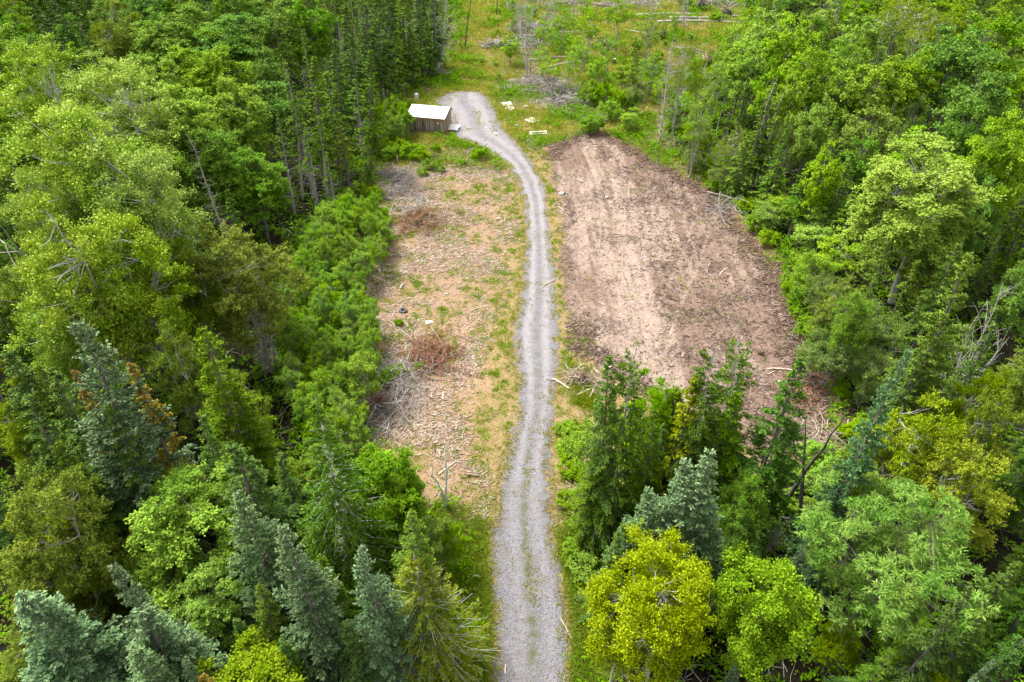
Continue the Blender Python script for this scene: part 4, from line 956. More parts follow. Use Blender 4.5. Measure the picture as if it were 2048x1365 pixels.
for (px, py, h, w, k) in [(1130, 15, 5, 70, 'thin_sapling'), (1175, 20, 6, 80, 'thin_sapling'), (1220, 60, 5, 60, 'thin_sapling'), (1160, 75, 4, 60, 'thin_sapling'), (1145, 100, 4, 50, 'thin_sapling'),
                          (1300, 40, 5, 70, 'thin_sapling'), (1410, 170, 7, 70, 'thin_sapling'), (1440, 130, 7, 60, 'thin_sapling'), (1395, 220, 5, 60, 'thin_sapling'), (1240, -10, 6, 80, 'thin_sapling'),
                          (1090, 40, 4, 50, 'thin_sapling'), (1310, 10, 6, 60, 'grey_larch'), (1375, 60, 9, 70, 'grey_larch'), (1420, 90, 8, 70, 'grey_larch'), (1330, 140, 4, 50, 'thin_sapling'),
                          (1210, 165, 2.2, 60, 'bush'), (1245, 175, 2.2, 60, 'bush'), (1180, 165, 2.0, 50, 'bush'), (1270, 170, 2.6, 60, 'willow'), (1225, 200, 1.8, 60, 'bush'), (1290, 150, 2.5, 50, 'willow')]:
    T(k, px, py, h * 1.45, w * .9)
# right wood, back to front
for (px, py, h, w, l, k) in [(1595, 22, 14, 120, 'pale maple at the upper end of the right wood edge', 'far_maple'), (1545, 10, 13, 100, None, 'far_maple'), (1635, 70, 14, 120, 'light maple behind the pointed bright one', 'far_maple'),
                             (1710, 62, 14, 100, 'bright pointed-crowned maple high in the right wood', 'far_maple'), (1770, 100, 13, 130, 'broad light maple middle of the right wood', 'far_maple'),
                             (1835, 92, 13, 130, 'domed light maple near the brownish thin trees', 'far_maple'), (1700, 125, 12, 90, 'yellow-green maple in front of the pointed one', 'far_maple'),
                             (1925, 48, 15, 150, 'tall grey-green tree right of the brownish thin trees', 'far_shade_maple'), (2010, 20, 16, 150, 'deep green tree in the upper right corner', 'far_shade_maple'),
                             (1990, 110, 15, 130, None, 'far_shade_maple'), (2040, 215, 15, 160, 'leafy bright maple cut by the right edge', 'maple'), (1850, 192, 9, 60, 'pale willowy tree behind the large round maple', 'willow'),
                             (1815, 240, 8, 50, None, 'willow'), (1660, 282, 10, 90, 'small yellow-green maple alone in front of dark firs', 'far_maple'),
                             (1600, 130, 12, 80, None, 'far_maple'), (1560, 110, 12, 80, None, 'far_maple'), (1640, 180, 11, 80, None, 'far_maple'), (1760, 190, 11, 100, None, 'far_maple'), (1500, 60, 11, 90, None, 'far_maple'),
                             (1490, 20, 11, 80, None, 'thin_sapling'), (1520, 80, 11, 90, None, 'far_maple'), (1590, 230, 8, 60, None, 'willow'), (1630, 220, 9, 60, None, 'far_maple'), (1555, 150, 12, 70, None, 'far_fir'),
                             (1530, 200, 10, 60, None, 'far_fir'), (1570, 250, 9, 60, None, 'far_fir'), (1480, 230, 8, 60, None, 'grey_larch'), (1500, 270, 7, 70, None, 'far_fir'), (1620, 320, 8, 80, None, 'far_fir'),
                             (1560, 320, 6, 70, None, 'far_fir'), (1700, 300, 9, 80, None, 'far_fir'), (1740, 270, 9, 80, None, 'far_shade_maple'), (1720, 380, 7, 80, None, 'far_fir'), (1680, 400, 5, 80, None, 'green_fir'),
                             (1440, 270, 5, 70, None, 'grey_larch'), (1410, 240, 5, 60, None, 'cedar'), (1450, 310, 4, 60, None, 'willow'), (1390, 290, 3, 50, None, 'willow'),
                             (1860, 0, 11, 100, None, 'grey_larch'), (1820, -20, 11, 100, None, 'grey_larch'), (1900, 20, 10, 80, None, 'grey_larch'), (1780, 10, 10, 90, None, 'grey_larch'), (1840, 50, 9, 80, None, 'grey_larch'),
                             (1580, 385, 3.5, 90, None, 'alder'), (1640, 430, 4, 100, None, 'alder'), (1690, 470, 4, 100, None, 'alder'), (1540, 400, 3, 70, None, 'alder'), (1610, 405, 3.2, 80, None, 'alder'),
                             (1970, 330, 11, 120, None, 'shade_maple'), (1960, 200, 12, 100, None, 'far_shade_maple'), (1740, 570, 9, 90, None, 'rowan'), (1640, 500, 5, 80, None, 'alder'), (1660, 540, 4.5, 80, None, 'willow')]:
    T(k, px, py, h, w, l)
T('maple', 1900, 470, 8, 130, 'lower leafy maple hanging beside the pale leaning trunk', var=2)
at_base('trunked_maple', 1868, 262, 1782, 605, 270, 'large round bright maple with pale leaning trunk, biggest crown of the right wood')
T('willow', 1745, 590, 7, 120, 'grey-green willow shrub highest beside the bare dirt'); T('willow', 1690, 645, 5.5, 110, 'grey-green willow shrub in front, beside the bare dirt')
T('willow', 1800, 620, 6.5, 110, 'grey-green willow shrub nearest the tall firs'); T('willow', 1650, 650, 4.5, 90); T('willow', 1760, 690, 5, 90); T('cedar', 1700, 545, 8, 100)
T('green_fir', 1976, 516, 17, 190, 'very tall green fir leaning toward the right edge', tilt=(0, .03)); T('dark_spruce', 1992, 650, 12, 110, 'dark spruce before the spreading dead tree')
T('dead_broadleaf', 2030, 585, 13, 160, 'dead tree with fan of bleached boughs at the right edge')
T('blue_spruce', 1800, 692, 17, 120, 'tall narrow blue-green spruce right of the bare dirt')
T('green_fir', 1900, 620, 14, 120); T('green_fir', 1860, 700, 12, 130); T('cedar', 2010, 700, 12, 110); T('green_fir', 1730, 850, 9, 120)
T('yellow_cedar', 1880, 765, 12, 190, 'yellow cedar with grey boughs left of its pair', var=0); T('yellow_cedar', 2015, 760, 12, 130, 'yellow cedar behind the small blue spruce on the right edge', var=1)
T('yellow_cedar', 1975, 862, 11, 200, 'yellow cedar in front at the right edge', var=1); T('blue_spruce', 1998, 808, 11, 70, 'small blue spruce among the yellow cedars')
T('blue_spruce', 1832, 905, 9, 60, 'small dark blue spruce behind the narrow-leaved ash'); T('yellow_cedar', 1800, 870, 8, 110, None)
T('narrow_leaf_ash', 1845, 935, 12, 360, 'big narrow-leaved ash with pale tips in the lower right')
T('dark_spruce', 1932, 1172, 12, 110, 'spruce with grey leaning tip in front of the ash'); T('blue_spruce', 1985, 1320, 11, 70, 'spruce tip at the bottom edge far right'); T('green_fir', 1860, 1250, 8, 160)
T('green_fir', 1780, 1310, 7, 120); T('green_fir', 2030, 1120, 9, 110)
T('cedar', 1705, 1230, 5, 90); T('green_fir', 1965, 1215, 9, 140); T('dark_spruce', 2040, 1260, 9, 140); T('cedar', 1900, 1330, 6, 130); T('dark_spruce', 1690, 1345, 5, 120); T('dark_spruce', 15, 690, 12, 160); T('green_fir', 60, 720, 11, 130); T('cedar', 5, 760, 10, 140)
# front right by the road
T('grey_tipped_fir', 1262, 678, 15, 140, 'fir with dead grey spire beside the road at the dirt', var=0); T('green_fir', 1240, 705, 14, 125, 'green fir nearest the road left of the grey-spired one')
T('thin_sapling', 1175, 830, 7, 110, 'low leafy tree overhanging the gravel road'); T('maple', 1310, 742, 11, 120, 'leafy green tree right behind the grey-spired fir')
T('green_fir', 1200, 880, 8, 120); T('green_fir', 1320, 810, 11, 120); T('dark_spruce', 1330, 850, 9, 90)
T('grey_tipped_fir', 1503, 672, 14, 140, 'olive fir with grey spire left of the dark blue-green spruce', var=0); T('grey_tipped_fir', 1425, 700, 14, 145, 'dark fir left of the grey-spired olive one', var=1)
T('olive_fir', 1385, 765, 12, 160); T('green_fir', 1470, 790, 11, 170); T('green_fir', 1345, 770, 10, 150); T('green_fir', 1420, 830, 9, 160)
T('dark_spruce', 1592, 715, 14, 165, 'dense dark blue-green spruce standing against the bare dirt')
T('blue_spruce', 1440, 885, 13, 170, 'blue spruce with bright tip, right of the bluish group'); T('blue_spruce', 1378, 925, 12, 190, 'silvery broad spruce in the bluish group by the road')
T('blue_spruce', 1300, 985, 10, 150, 'lower blue-green spruce nearest the road'); T('dark_spruce', 1240, 1060, 8, 110)
T('rowan', 1515, 925, 9, 120, 'feathery rowan close behind the blue spruce group'); T('rowan', 1500, 1010, 7, 100)
T('birch', 1350, 1085, 11, 270, 'vivid yellow-green birch at the bottom beside the road'); T('birch', 1250, 1190, 7.5, 120, 'smaller yellow-green birch low beside the road')
T('ygreen_maple', 1572, 1085, 11, 220, 'yellow-green rounded tree right of the vivid birch'); T('blue_spruce', 1625, 1050, 9, 60, 'small blue spruce behind the yellow-green rounded tree')
T('blue_spruce', 1480, 1330, 6, 60, 'tiny pale blue spruce tip at the bottom between yellow trees'); T('blue_spruce', 1385, 1075, 9, 40)
T('bare_trunk', 1645, 810, 8, None, 'dark leaning bare trunk before the splintered chips', ws=1.6, var=1, tilt=(0, .10)); T('bare_trunk', 1690, 905, 9, None, 'dark slanting trunk behind the yellow-green rounded tree', ws=1.8, var=1, tilt=(0, .22))
T('dead_broadleaf', 1560, 1030, 4, 90, 'low dead tangle behind the yellow-green rounded tree')
at_base('white_snag', 893, 888, 890, 1018, 55, 'white forked snag standing on the chips beside the road')
# ------------------------------------------------------------------ thicket of alders on the left of the clearing
THK = [(575, 480), (640, 420), (700, 395), (755, 400), (770, 470), (715, 540), (735, 620), (745, 690), (720, 780), (715, 850), (690, 880), (620, 850), (575, 740), (560, 600)]
THK = [tuple(P(a, b, 3)[:2]) for a, b in THK]
xs = [p[0] for p in THK]; ys = [p[1] for p in THK]
pl = []
for _ in range(6000):
    x, y = rng.uniform(min(xs), max(xs)), rng.uniform(min(ys), max(ys))
    if sdf(THK, np.array([x]), np.array([y]))[0] > 0: continue
    if any((x - a) ** 2 + (y - b_) ** 2 < 1.25 ** 2 for a, b_ in pl): continue
    pl.append((x, y)); spawn('alder', x, y, rng.uniform(2.6, 4.6), rng.uniform(.8, 1.15))
# low bushes at the edges of the clearing and round the shed
def openpx(x, y, z):
    a, b_, zc = proj(x, y, z)
    return sdf(OPEN, np.array([a]), np.array([b_]))[0]
for (px, py, h, w) in [(835, 285, 1.1, 55), (850, 300, 1.2, 60), (858, 318, 1.2, 55), (880, 328, .9, 40), (830, 305, 1.0, 45), (845, 335, .9, 40), (795, 275, 1.6, 60), (775, 290, 1.8, 60), (800, 255, 1.5, 50),
                       (760, 420, 1.6, 60), (770, 460, 1.2, 50), (740, 480, 1.5, 60), (760, 455, 1.0, 50), (780, 740, 1.0, 50), (800, 735, .8, 40), (760, 750, 1.0, 40), (835, 730, .6, 40), (797, 640, .6, 22),
                       (905, 262, .6, 30), (940, 285, .6, 30), (960, 290, .5, 25), (780, 245, 2.2, 50), (790, 215, 2.4, 50), (770, 205, 2.6, 60), (745, 375, 1.5, 50)]:
    p = P(px, py, h); spawn('bush', p[0], p[1], h, 1.0)
for (px, py, h) in [(800, 195, 4.2), (790, 215, 4), (812, 215, 3.8), (780, 190, 4.5), (770, 225, 4), (798, 235, 3.2), (760, 250, 3.6), (806, 200, 4.2)]:
    p = P(px, py, h); spawn('alder', p[0], p[1], h, 1.0)
for (px, py, h) in [(1140, 850, .8), (1150, 870, 1.0), (1128, 890, .8), (1145, 930, 1.1), (1135, 990, 1.0), (1160, 1040, 1.1), (1142, 1085, .9), (1165, 1120, 1.1), (1125, 850, .7)]:
    p = P(px, py, h); spawn('bush', p[0], p[1], h, 1.2)
n_b = 0
cand = scatter(2500, 26, 150, lambda x, y: smooth(-1.2, .3, sdf(CLEAR, x, y)) * smooth(4.5, 1.0, sdf(CLEAR, x, y)) + .12 * in_sdf(MEADOW, x, y) * (sdf(SLASH, x, y) > 0) * smooth(.45, .6, fbm(x * .2, y * .2, 83, 2)), 1.0)
bp_ = []
for x, y in cand:
    if n_b >= 190: break
    if sdf(ROAD, np.array([x]), np.array([y]))[0] < 1.5 or sdf(DIRT, np.array([x]), np.array([y]))[0] < .3 or sdf(CHIPS, np.array([x]), np.array([y]))[0] < .8: continue
    if any((x - a) ** 2 + (y - b_) ** 2 < 2.2 for a, b_ in bp_): continue
    h = rng.uniform(.7, 1.7) * (1.25 if y > 90 else 1); 
    if y > 90 and -13 < x < -4: continue
    if away(x, y, 3.2) < 1: continue
    bp_.append((x, y)); u = rng.random(); k = ('bush' if u < .8 else 'willow') if y < 88 else ('bush' if u < .3 else 'alder' if u < .75 else 'thin_sapling' if u < .9 else 'willow')
    spawn(k, x, y, h * (1 if k == 'bush' else 1.5 if k == 'alder' else 2.4 if k == 'thin_sapling' else 1.4), rng.uniform(.9, 1.5)); n_b += 1
# ------------------------------------------------------------------ the rest of the wood
PLA = np.array(PLACED)
def fill_kind(px, py):
    u = rng.random()
    if px < 560:
        if py < 70: return ('far_spruce', 13) if u < .5 else ('far_shade_maple', 12) if u < .8 else ('cedar', 11)
        if py < 330: return ('far_maple', 11) if u < .55 else ('far_shade_maple', 10) if u < .8 else ('far_fir', 10)
        if py < 640: return ('far_shade_maple', 9) if u < .4 else ('cedar', 9) if u < .7 else ('far_spruce', 10)
        return ('dark_spruce', 10) if u < .5 else ('green_fir', 9) if u < .8 else ('olive_fir', 9)
    if px < 930:
        if py < 330: return ('far_spruce', 12) if u < .35 else ('bare_trunk_spruce', 12) if u < .65 else ('far_fir', 11)
        return ('dark_spruce', 9) if u < .6 else ('green_fir', 8)
    if py < 100 and px < 1500: return ('thin_sapling', 6) if u < .5 else ('grey_larch', 7) if u < .7 else ('dead_spruce', 8)
    if py < 330: return ('far_maple', 10) if u < .4 else ('far_shade_maple', 10) if u < .65 else ('far_fir', 9) if u < .85 else ('bare_trunk_spruce', 10)
    if py < 620: return ('far_shade_maple', 8) if u < .35 else ('far_fir', 9) if u < .7 else ('green_fir', 8)
    return ('green_fir', 8) if u < .45 else ('dark_spruce', 8) if u < .8 else ('cedar', 7)
n_f = 0
for _ in range(9000):
    y = 8 + 172 * rng.random() ** .8
    zc = y * CT + CAM_H * ST
    x = rng.uniform(-1, 1) * (1024 / FPX * zc + 9)
    a, b_, _z = proj(x, y, 9.0)
    k, h = fill_kind(a, b_); h *= rng.uniform(.75, 1.15)
    r = PROTO[k][0][3] * h / PROTO[k][0][2]
    if sdf(CLEAR, np.array([x]), np.array([y]))[0] < .8: continue
    if sdf(THK, np.array([x]), np.array([y]))[0] < .5: continue
    dmin = np.sqrt((PLA[:, 0] - x) ** 2 + (PLA[:, 1] - y) ** 2) - .85 * (PLA[:, 2] + r)
    if dmin.min() < 0: continue
    if (b_ > 700 and dmin.min() < .5) or (470 < a < 575 and 560 < b_ < 790): continue
    bad = False
    for zz, rr in ((h, 0), (h * .75, r * .5), (h * .4, r * .9), (h * .1, r * .5)):
        for sx in (-1, 1):
            if openpx(x + sx * rr, y, zz) < 4: bad = True
        if openpx(x, y + rr * .7, zz) < 4 or openpx(x, y - rr * .7, zz) < 4: bad = True
    a, b_, _z = proj(x, y, h)
    if bad or (b_ > 1500 and abs(a - 1065) < 330) or (930 < a < 1330 and b_ < 420 and y < 170): continue
    spawn(k, x, y, h, rng.uniform(.85, 1.2)); n_f += 1
    PLA = np.vstack([PLA, [x, y, r]])
print('FILL', n_f, 'BUSH', n_b, 'ALDER', len(pl))

# ------------------------------------------------------------------ objects

def simple_mat(name, c, rough=.6, n=None, amt=.4, scale=6, metal=0.0, spec=.4):
    m, nt, N, L, b = nodes(name)
    if n: L.new(mixc(nt, mth(nt, 'MULTIPLY', ramp(nt, noise(nt, scale, 5, .65), [(.4, 0.0), (.65, 1.0)]), amt), c, n), b.inputs['Base Color'])
    else: b.inputs['Base Color'].default_value = (*c, 1)
    b.inputs['Roughness'].default_value = rough; b.inputs['Metallic'].default_value = metal; b.inputs['Specular IOR Level'].default_value = spec
    return m
def bm_obj(name, bm, mat, parent=None, bev=0.0):
    if bev: bmesh.ops.bevel(bm, geom=bm.edges[:], offset=bev, segments=1, affect='EDGES')
    me = bpy.data.meshes.new(name); bm.to_mesh(me); bm.free(); me.materials.append(mat)
    o = link(bpy.data.objects.new(name, me))
    if parent: o.parent = parent
    return o
def box(bm, x0, x1, y0, y1, z0, z1, rot=0.0, c=(0, 0, 0)):
    vs = []
    for z in (z0, z1):
        for x, y in ((x0, y0), (x1, y0), (x1, y1), (x0, y1)):
            vs.append(bm.verts.new((x * math.cos(rot) - y * math.sin(rot) + c[0], x * math.sin(rot) + y * math.cos(rot) + c[1], z + c[2])))
    for f in ((3, 2, 1, 0), (4, 5, 6, 7), (0, 1, 5, 4), (1, 2, 6, 5), (2, 3, 7, 6), (3, 0, 4, 7)):
        bm.faces.new([vs[i] for i in f])
def thing(name, label, cat, loc, rot=0.0, group=None):
    o = link(bpy.data.objects.new(name, None)); o.location = loc; o.rotation_euler = (0, 0, rot); o.empty_display_size = .3
    o['label'] = label; o['category'] = cat
    if group: o['group'] = group
    return o
def tag(o, label, cat, group=None):
    o['label'] = label; o['category'] = cat
    if group: o['group'] = group
    return o
# shed: vertical weathered boards, white metal roof curving down at the back
m, nt, N, L, b = nodes('weathered_boards')
tc = N.new('ShaderNodeTexCoord'); sp = N.new('ShaderNodeSeparateXYZ'); L.new(tc.outputs['Object'], sp.inputs[0])
g = N.new('ShaderNodeNewGeometry')
mp = N.new('ShaderNodeMapping'); mp.inputs['Scale'].default_value = (9, 9, .8); L.new(tc.outputs['Object'], mp.inputs[0])
n1 = noise(nt, 2.0, 4, .6, mp.outputs[0])
wcol = ramp(nt, mth(nt, 'ADD', mth(nt, 'MULTIPLY', g.outputs['Random Per Island'], .5), mth(nt, 'MULTIPLY', n1, .5)), [(.25, (.11, .09, .078)), (.5, (.26, .21, .175)), (.75, (.42, .35, .29))])
up_ = ramp(nt, mth(nt, 'ADD', mth(nt, 'DIVIDE', sp.outputs['Z'], 2.2), mth(nt, 'MULTIPLY', n1, .3)), [(.82, 0.0), (1.1, 1.0)])
wcol = mixc(nt, up_, wcol, (.34, .19, .10))
low = ramp(nt, mth(nt, 'ADD', mth(nt, 'DIVIDE', sp.outputs['Z'], 2.2), mth(nt, 'MULTIPLY', n1, .3)), [(.2, 1.0), (.5, 0.0)])
wcol = mixc(nt, mth(nt, 'MULTIPLY', low, .5), wcol, (.07, .07, .08))
L.new(wcol, b.inputs['Base Color']); b.inputs['Roughness'].default_value = .85; bump(nt, b, n1, .5, .02)
M['boards'] = m
fr = P(889, 268); fl_ = P(824, 263)
ang = -math.radians(13)
Wd_, Dp = 4.7, 3.1
o0 = P(889, 268); ox, oy = o0[0] - Wd_ * math.cos(ang), o0[1] - Wd_ * math.sin(ang)
shed = thing('shed', 'weathered board shed with white curved metal roof beside the gravel turnaround', 'shed', (ox, oy, gh(ox + 2, oy + 1) - .05), ang)
HF, HB = 2.15, 2.75
def prof(y):      # roof height over depth
    t = y / Dp
    return HF + (HB - HF) * min(1, t / .72) - (.55 * max(0, (t - .72) / .28) ** 1.6)
bm = bmesh.new(); k = 0
x = 0.0
while x < Wd_ - .02:
    w = random.uniform(.13, .19); x1 = min(x + w, Wd_); off = random.uniform(0, .012)
    box(bm, x + .006, x1 - .006, -off - .02, 0, .02 + random.uniform(0, .04), HF - .02); x = x1
bm_obj('front_wall', bm, M['boards'], shed)
bm = bmesh.new(); box(bm, 0, Wd_, Dp - .03, Dp, .02, prof(Dp) - .03); bm_obj('rear_wall', bm, M['boards'], shed)
for xs_, nm in ((0, 'side_wall'), (Wd_, 'side_wall')):
    bm = bmesh.new(); y = .02
    while y < Dp - .02:
        w = random.uniform(.13, .19); y1 = min(y + w, Dp)
        xo = (xs_ + random.uniform(.0, .012)) if xs_ else xs_
        box(bm, xo - .025, xo + .002, y + .005, y1 - .005, .02, min(prof(y), prof(y1)) - .03); y = y1
    bm_obj(nm, bm, M['boards'], shed)
bm = bmesh.new(); box(bm, Wd_ + .016, Wd_ + .05, .9, 1.85, .08, 1.95)
door = bm_obj('door', bm, M['boards'], shed)
bm = bmesh.new()
box(bm, Wd_ + .052, Wd_ + .075, .9, 1.85, 1.6, 1.72); box(bm, Wd_ + .052, Wd_ + .075, .9, 1.85, .35, .47)
bm_obj('brace', bm, M['boards'], door)
bm = bmesh.new(); ys_ = np.linspace(-.22, Dp + .12, 22); ov = .2
top = [[bm.verts.new((x_, y_, prof(max(y_, 0)) + .04 - (.0 if y_ > 0 else -y_ * -.18 * 0 + .0) + min(0, y_) * .27)) for x_ in (-ov, Wd_ + ov)] for y_ in ys_]
bot = [[bm.verts.new((x_, y_, prof(max(y_, 0)) - .0 + min(0, y_) * .27)) for x_ in (-ov, Wd_ + ov)] for y_ in ys_]
for i in range(len(ys_) - 1):
    bm.faces.new((top[i][0], top[i][1], top[i + 1][1], top[i + 1][0])); bm.faces.new((bot[i][0], bot[i + 1][0], bot[i + 1][1], bot[i][1]))
    for j in (0, 1): bm.faces.new((top[i][j], top[i + 1][j], bot[i + 1][j], bot[i][j]))
bm.faces.new((top[0][0], top[0][1], bot[0][1], bot[0][0])); bm.faces.new((top[-1][0], top[-1][1], bot[-1][1], bot[-1][0]))
bmesh.ops.recalc_face_normals(bm, faces=bm.faces[:])
roof = bm_obj('roof', bm, simple_mat('white_painted_roof_metal', (.86, .85, .86), .45, (.74, .73, .72), .35, 1.2), shed)
bm = bmesh.new()
for x_ in np.arange(-.1, Wd_ + .2, .48):
    for i in range(len(ys_) - 1):
        y0_, y1_ = ys_[i], ys_[i + 1]; z0_, z1_ = prof(max(y0_, 0)) + .04 + min(0, y0_) * .27, prof(max(y1_, 0)) + .04 + min(0, y1_) * .27
        v = [bm.verts.new(p) for p in ((x_, y0_, z0_ + .002), (x_ + .025, y0_, z0_ + .016), (x_ + .05, y0_, z0_ + .002), (x_, y1_, z1_ + .002), (x_ + .025, y1_, z1_ + .016), (x_ + .05, y1_, z1_ + .002))]
        bm.faces.new((v[0], v[1], v[4], v[3])); bm.faces.new((v[1], v[2], v[5], v[4]))
bm_obj('seam', bm, simple_mat('roof_seam_metal', (.80, .79, .80), .4), roof)
bm = bmesh.new()
pr = [(y_, prof(max(y_, 0)) + min(0, y_) * .27) for y_ in ys_]
for i in range(len(pr) - 1):
    (y0_, z0_), (y1_, z1_) = pr[i], pr[i + 1]
    v = [bm.verts.new(p) for p in ((Wd_ + ov + .004, y0_, z0_ + .03), (Wd_ + ov + .004, y1_, z1_ + .03), (Wd_ + ov + .004, y1_, z1_ - .12), (Wd_ + ov + .004, y0_, z0_ - .12),
                                   (Wd_ + ov + .03, y0_, z0_ + .03), (Wd_ + ov + .03, y1_, z1_ + .03), (Wd_ + ov + .03, y1_, z1_ - .12), (Wd_ + ov + .03, y0_, z0_ - .12))]
    for f in ((0, 1, 2, 3), (4, 7, 6, 5), (0, 4, 5, 1), (3, 2, 6, 7)): bm.faces.new([v[q_] for q_ in f])
bm_obj('fascia', bm, simple_mat('brown_fascia_board', (.26, .15, .09), .8, (.4, .3, .2)), shed)
bm = bmesh.new(); box(bm, 3.82, 4.04, -.05, -.036, 1.32, 1.58); bm_obj('notice', bm, simple_mat('white_notice', (.75, .75, .73), .6, (.5, .5, .48), .5, 9), shed)
M['whitewood'] = simple_mat('whitewashed_planks', (.85, .84, .83), .8, (.60, .58, .56), .55, 5)
M['greyplank'] = simple_mat('grey_planks', (.46, .44, .42), .85, (.26, .24, .22), .6, 5)
# plank sheet leaning beside the shed
p = P(907, 256, .1)
sheet = thing('plank_sheet', 'whitish plank platform lying against the right corner of the shed', 'platform', (p[0], p[1], gh(p[0], p[1]) + .12), math.radians(-14)); sheet.rotation_euler[0] = .12
for i in range(5):
    bm = bmesh.new(); box(bm, -.72, .72, -.72 + i * .29, -.72 + i * .29 + .27, .12, .15); bm_obj('plank', bm, M['whitewood'], sheet, .006)
bm = bmesh.new(); box(bm, -.65, -.56, -.72, .70, 0, .118); box(bm, .56, .65, -.72, .70, 0, .118); bm_obj('bearer', bm, M['greyplank'], sheet)
def pallet(px, py, label, rot, w=1.3, d=1.1, frame=False, tilt=0.0):
    p = P(px, py, .1)
    t = thing('pallet', label, 'pallet', (p[0], p[1], gh(p[0], p[1]) + .02), rot, 'pallets thrown down right of the turnaround')
    t.rotation_euler[0] = tilt
    mt = M['whitewood'] if not frame else simple_mat('pale_frame_wood', (.85, .84, .82), .8, (.5, .48, .46), .5)
    for i in range(3):
        bm = bmesh.new(); box(bm, -w / 2 + i * (w - .1) / 2, -w / 2 + i * (w - .1) / 2 + .1, -d / 2, d / 2, 0, .11); bm_obj('bearer', bm, M['greyplank'] if not frame else mt, t, .005)
    rows = np.linspace(-d / 2, d / 2 - .12, 3 if frame else 7)
    for y_ in rows:
        bm = bmesh.new(); box(bm, -w / 2 - .02, w / 2 + .02, y_, y_ + .12, .113, .135); bm_obj('slat', bm, mt, t, .004)
    return t
pallet(1064, 240, 'grey slatted pallet lying flat among the meadow grass', math.radians(-48), 1.5, 1.25)
pallet(1077, 267, 'open white frame pallet in grass above the dirt mound', math.radians(8), 2.2, .9, True, .35)
pallet(1014, 208, 'broken pallet leaning at the back edge of the turnaround', math.radians(20), 1.3, .9, False, .3)
pallet(1020, 216, 'second broken pallet slumped against the back one', math.radians(-40), 1.1, .8, True, .15)
def log(px, py, L_, r, az, label, mat, z=None, group='logs and boards lying about', cat='log', nm='log', bend=.04, stubs=2, el=0.0, flat=1.0):
    """a lying log with broken stubs, tapered and slightly bent"""
    p = P(px, py, r); zz = gh(p[0], p[1]) + r * .85 if z is None else z
    s = np.linspace(-.5, .5, 9)
    path = np.stack([s * L_, bend * L_ * np.sin(s * 4 + random.random() * 3), s * 0 + rng.normal(0, r * .05, 9)], 1)
    rad = r * (1 - .35 * (s + .5)) * (1 + rng.normal(0, .05, 9)); rad[0] *= .8; rad[-1] *= .55
    parts = [tubes(path[None], rad[None], 8)]
    caps = []
    for _ in range(stubs):
        j = rng.integers(1, 8); d = unit(rdir(1, .2, 1)[0] * np.array([.4, 1, 1]))
        q = path[j] + d * np.linspace(0, 1, 4)[:, None] * r * rng.uniform(2.5, 6); parts.append(tubes(q[None], (r * .28 * np.array([1, .85, .7, .4]))[None], 5))
    V, F = join(parts)
    # cap the two ends
    V = np.vstack([V, path[0] - [r * .15, 0, 0], path[-1] + [r * .1, 0, 0]]); a_, b_ = len(V) - 2, len(V) - 1
    n = 8; e = 8 * 8
    capf = [[(i + 1) % n, i, a_, a_] for i in range(n)] + [[e + i, e + (i + 1) % n, b_, b_] for i in range(n)]
    me = bpy.data.meshes.new(nm); me.from_pydata([tuple(v) for v in V], [], [tuple(f) for f in F] + [tuple(f[:3]) for f in capf]); me.materials.append(mat)
    for pl_ in me.polygons: pl_.use_smooth = True
    o = link(bpy.data.objects.new(nm, me)); o.location = (p[0], p[1], zz); o.rotation_euler = (0, el, az)
    o['category'] = cat
    if group: o['group'] = group
    if label: o['label'] = label
    else: THINGS.append((o, 'broken branch' if nm == 'fallen_branch' else 'grey log'))
    return o
M['freshwood'] = bark_mat('split_pale_wood', (.42, .33, .24), (.62, .53, .43), 5)
M['brownlog'] = bark_mat('brown_log_bark', (.14, .09, .06), (.30, .21, .15), 5)
log(1095, 566, 1.9, .045, math.radians(48), 'pale stick lying across the middle of the gravel road', M['freshwood'], group=None, cat='stick', nm='stick')
log(1122, 770, 1.6, .09, math.radians(-40), 'pale short log beside the road before the root heap', M['freshwood'])
log(804, 572, .75, .11, math.radians(75), 'white stubby log piece on the wood chips', M['dead'])
log(1166, 1165, 1.2, .07, math.radians(-18), 'orange-brown log in the grass right of the near road', M['freshwood'])
log(1143, 1280, 2.6, .03, math.radians(-68), 'thin straight pole along the right edge of the near road', M['freshwood'], stubs=0, cat='pole', nm='pole', bend=.01, group=None)
log(1011, 1340, .5, .04, math.radians(88), 'short pale stick on the left edge of the near road', M['freshwood'], cat='stick', nm='stick', group=None, stubs=0)
log(945, 952, .8, .10, math.radians(-5), 'brown stump piece lying on the chips near the white snag', M['brownlog'])
log(1170, 785, 1.3, .09, math.radians(35), 'pale log against the root heap by the road', M['freshwood'])
log(1193, 742, .9, .10, math.radians(115), 'white splintered butt at the back of the root heap', M['freshwood'])
log(1215, 738, .8, .09, math.radians(40), 'short pale log right behind the root heap', M['freshwood'])
log(1570, 738, 2.6, .08, math.radians(-6), 'long pale log at the right end of the bare dirt', M['freshwood'])
log(820, 680, 6.5, .05, math.radians(-52), 'long thin fallen stem pointing into the rusty brush', M['greystick'], bend=.02, stubs=5)
log(790, 660, 4.5, .06, math.radians(-50), 'thin fallen stem beside the thicket near the tyre', M['brownlog'], bend=.03)
log(1138, 433, 1.6, .06, math.radians(-55), 'brown branch on the strip between road and bare dirt', M['brownlog'])
log(1017, 237, .9, .07, math.radians(-80), 'white stick upright by the pallets', M['dead'], cat='stick', nm='stick', group=None)
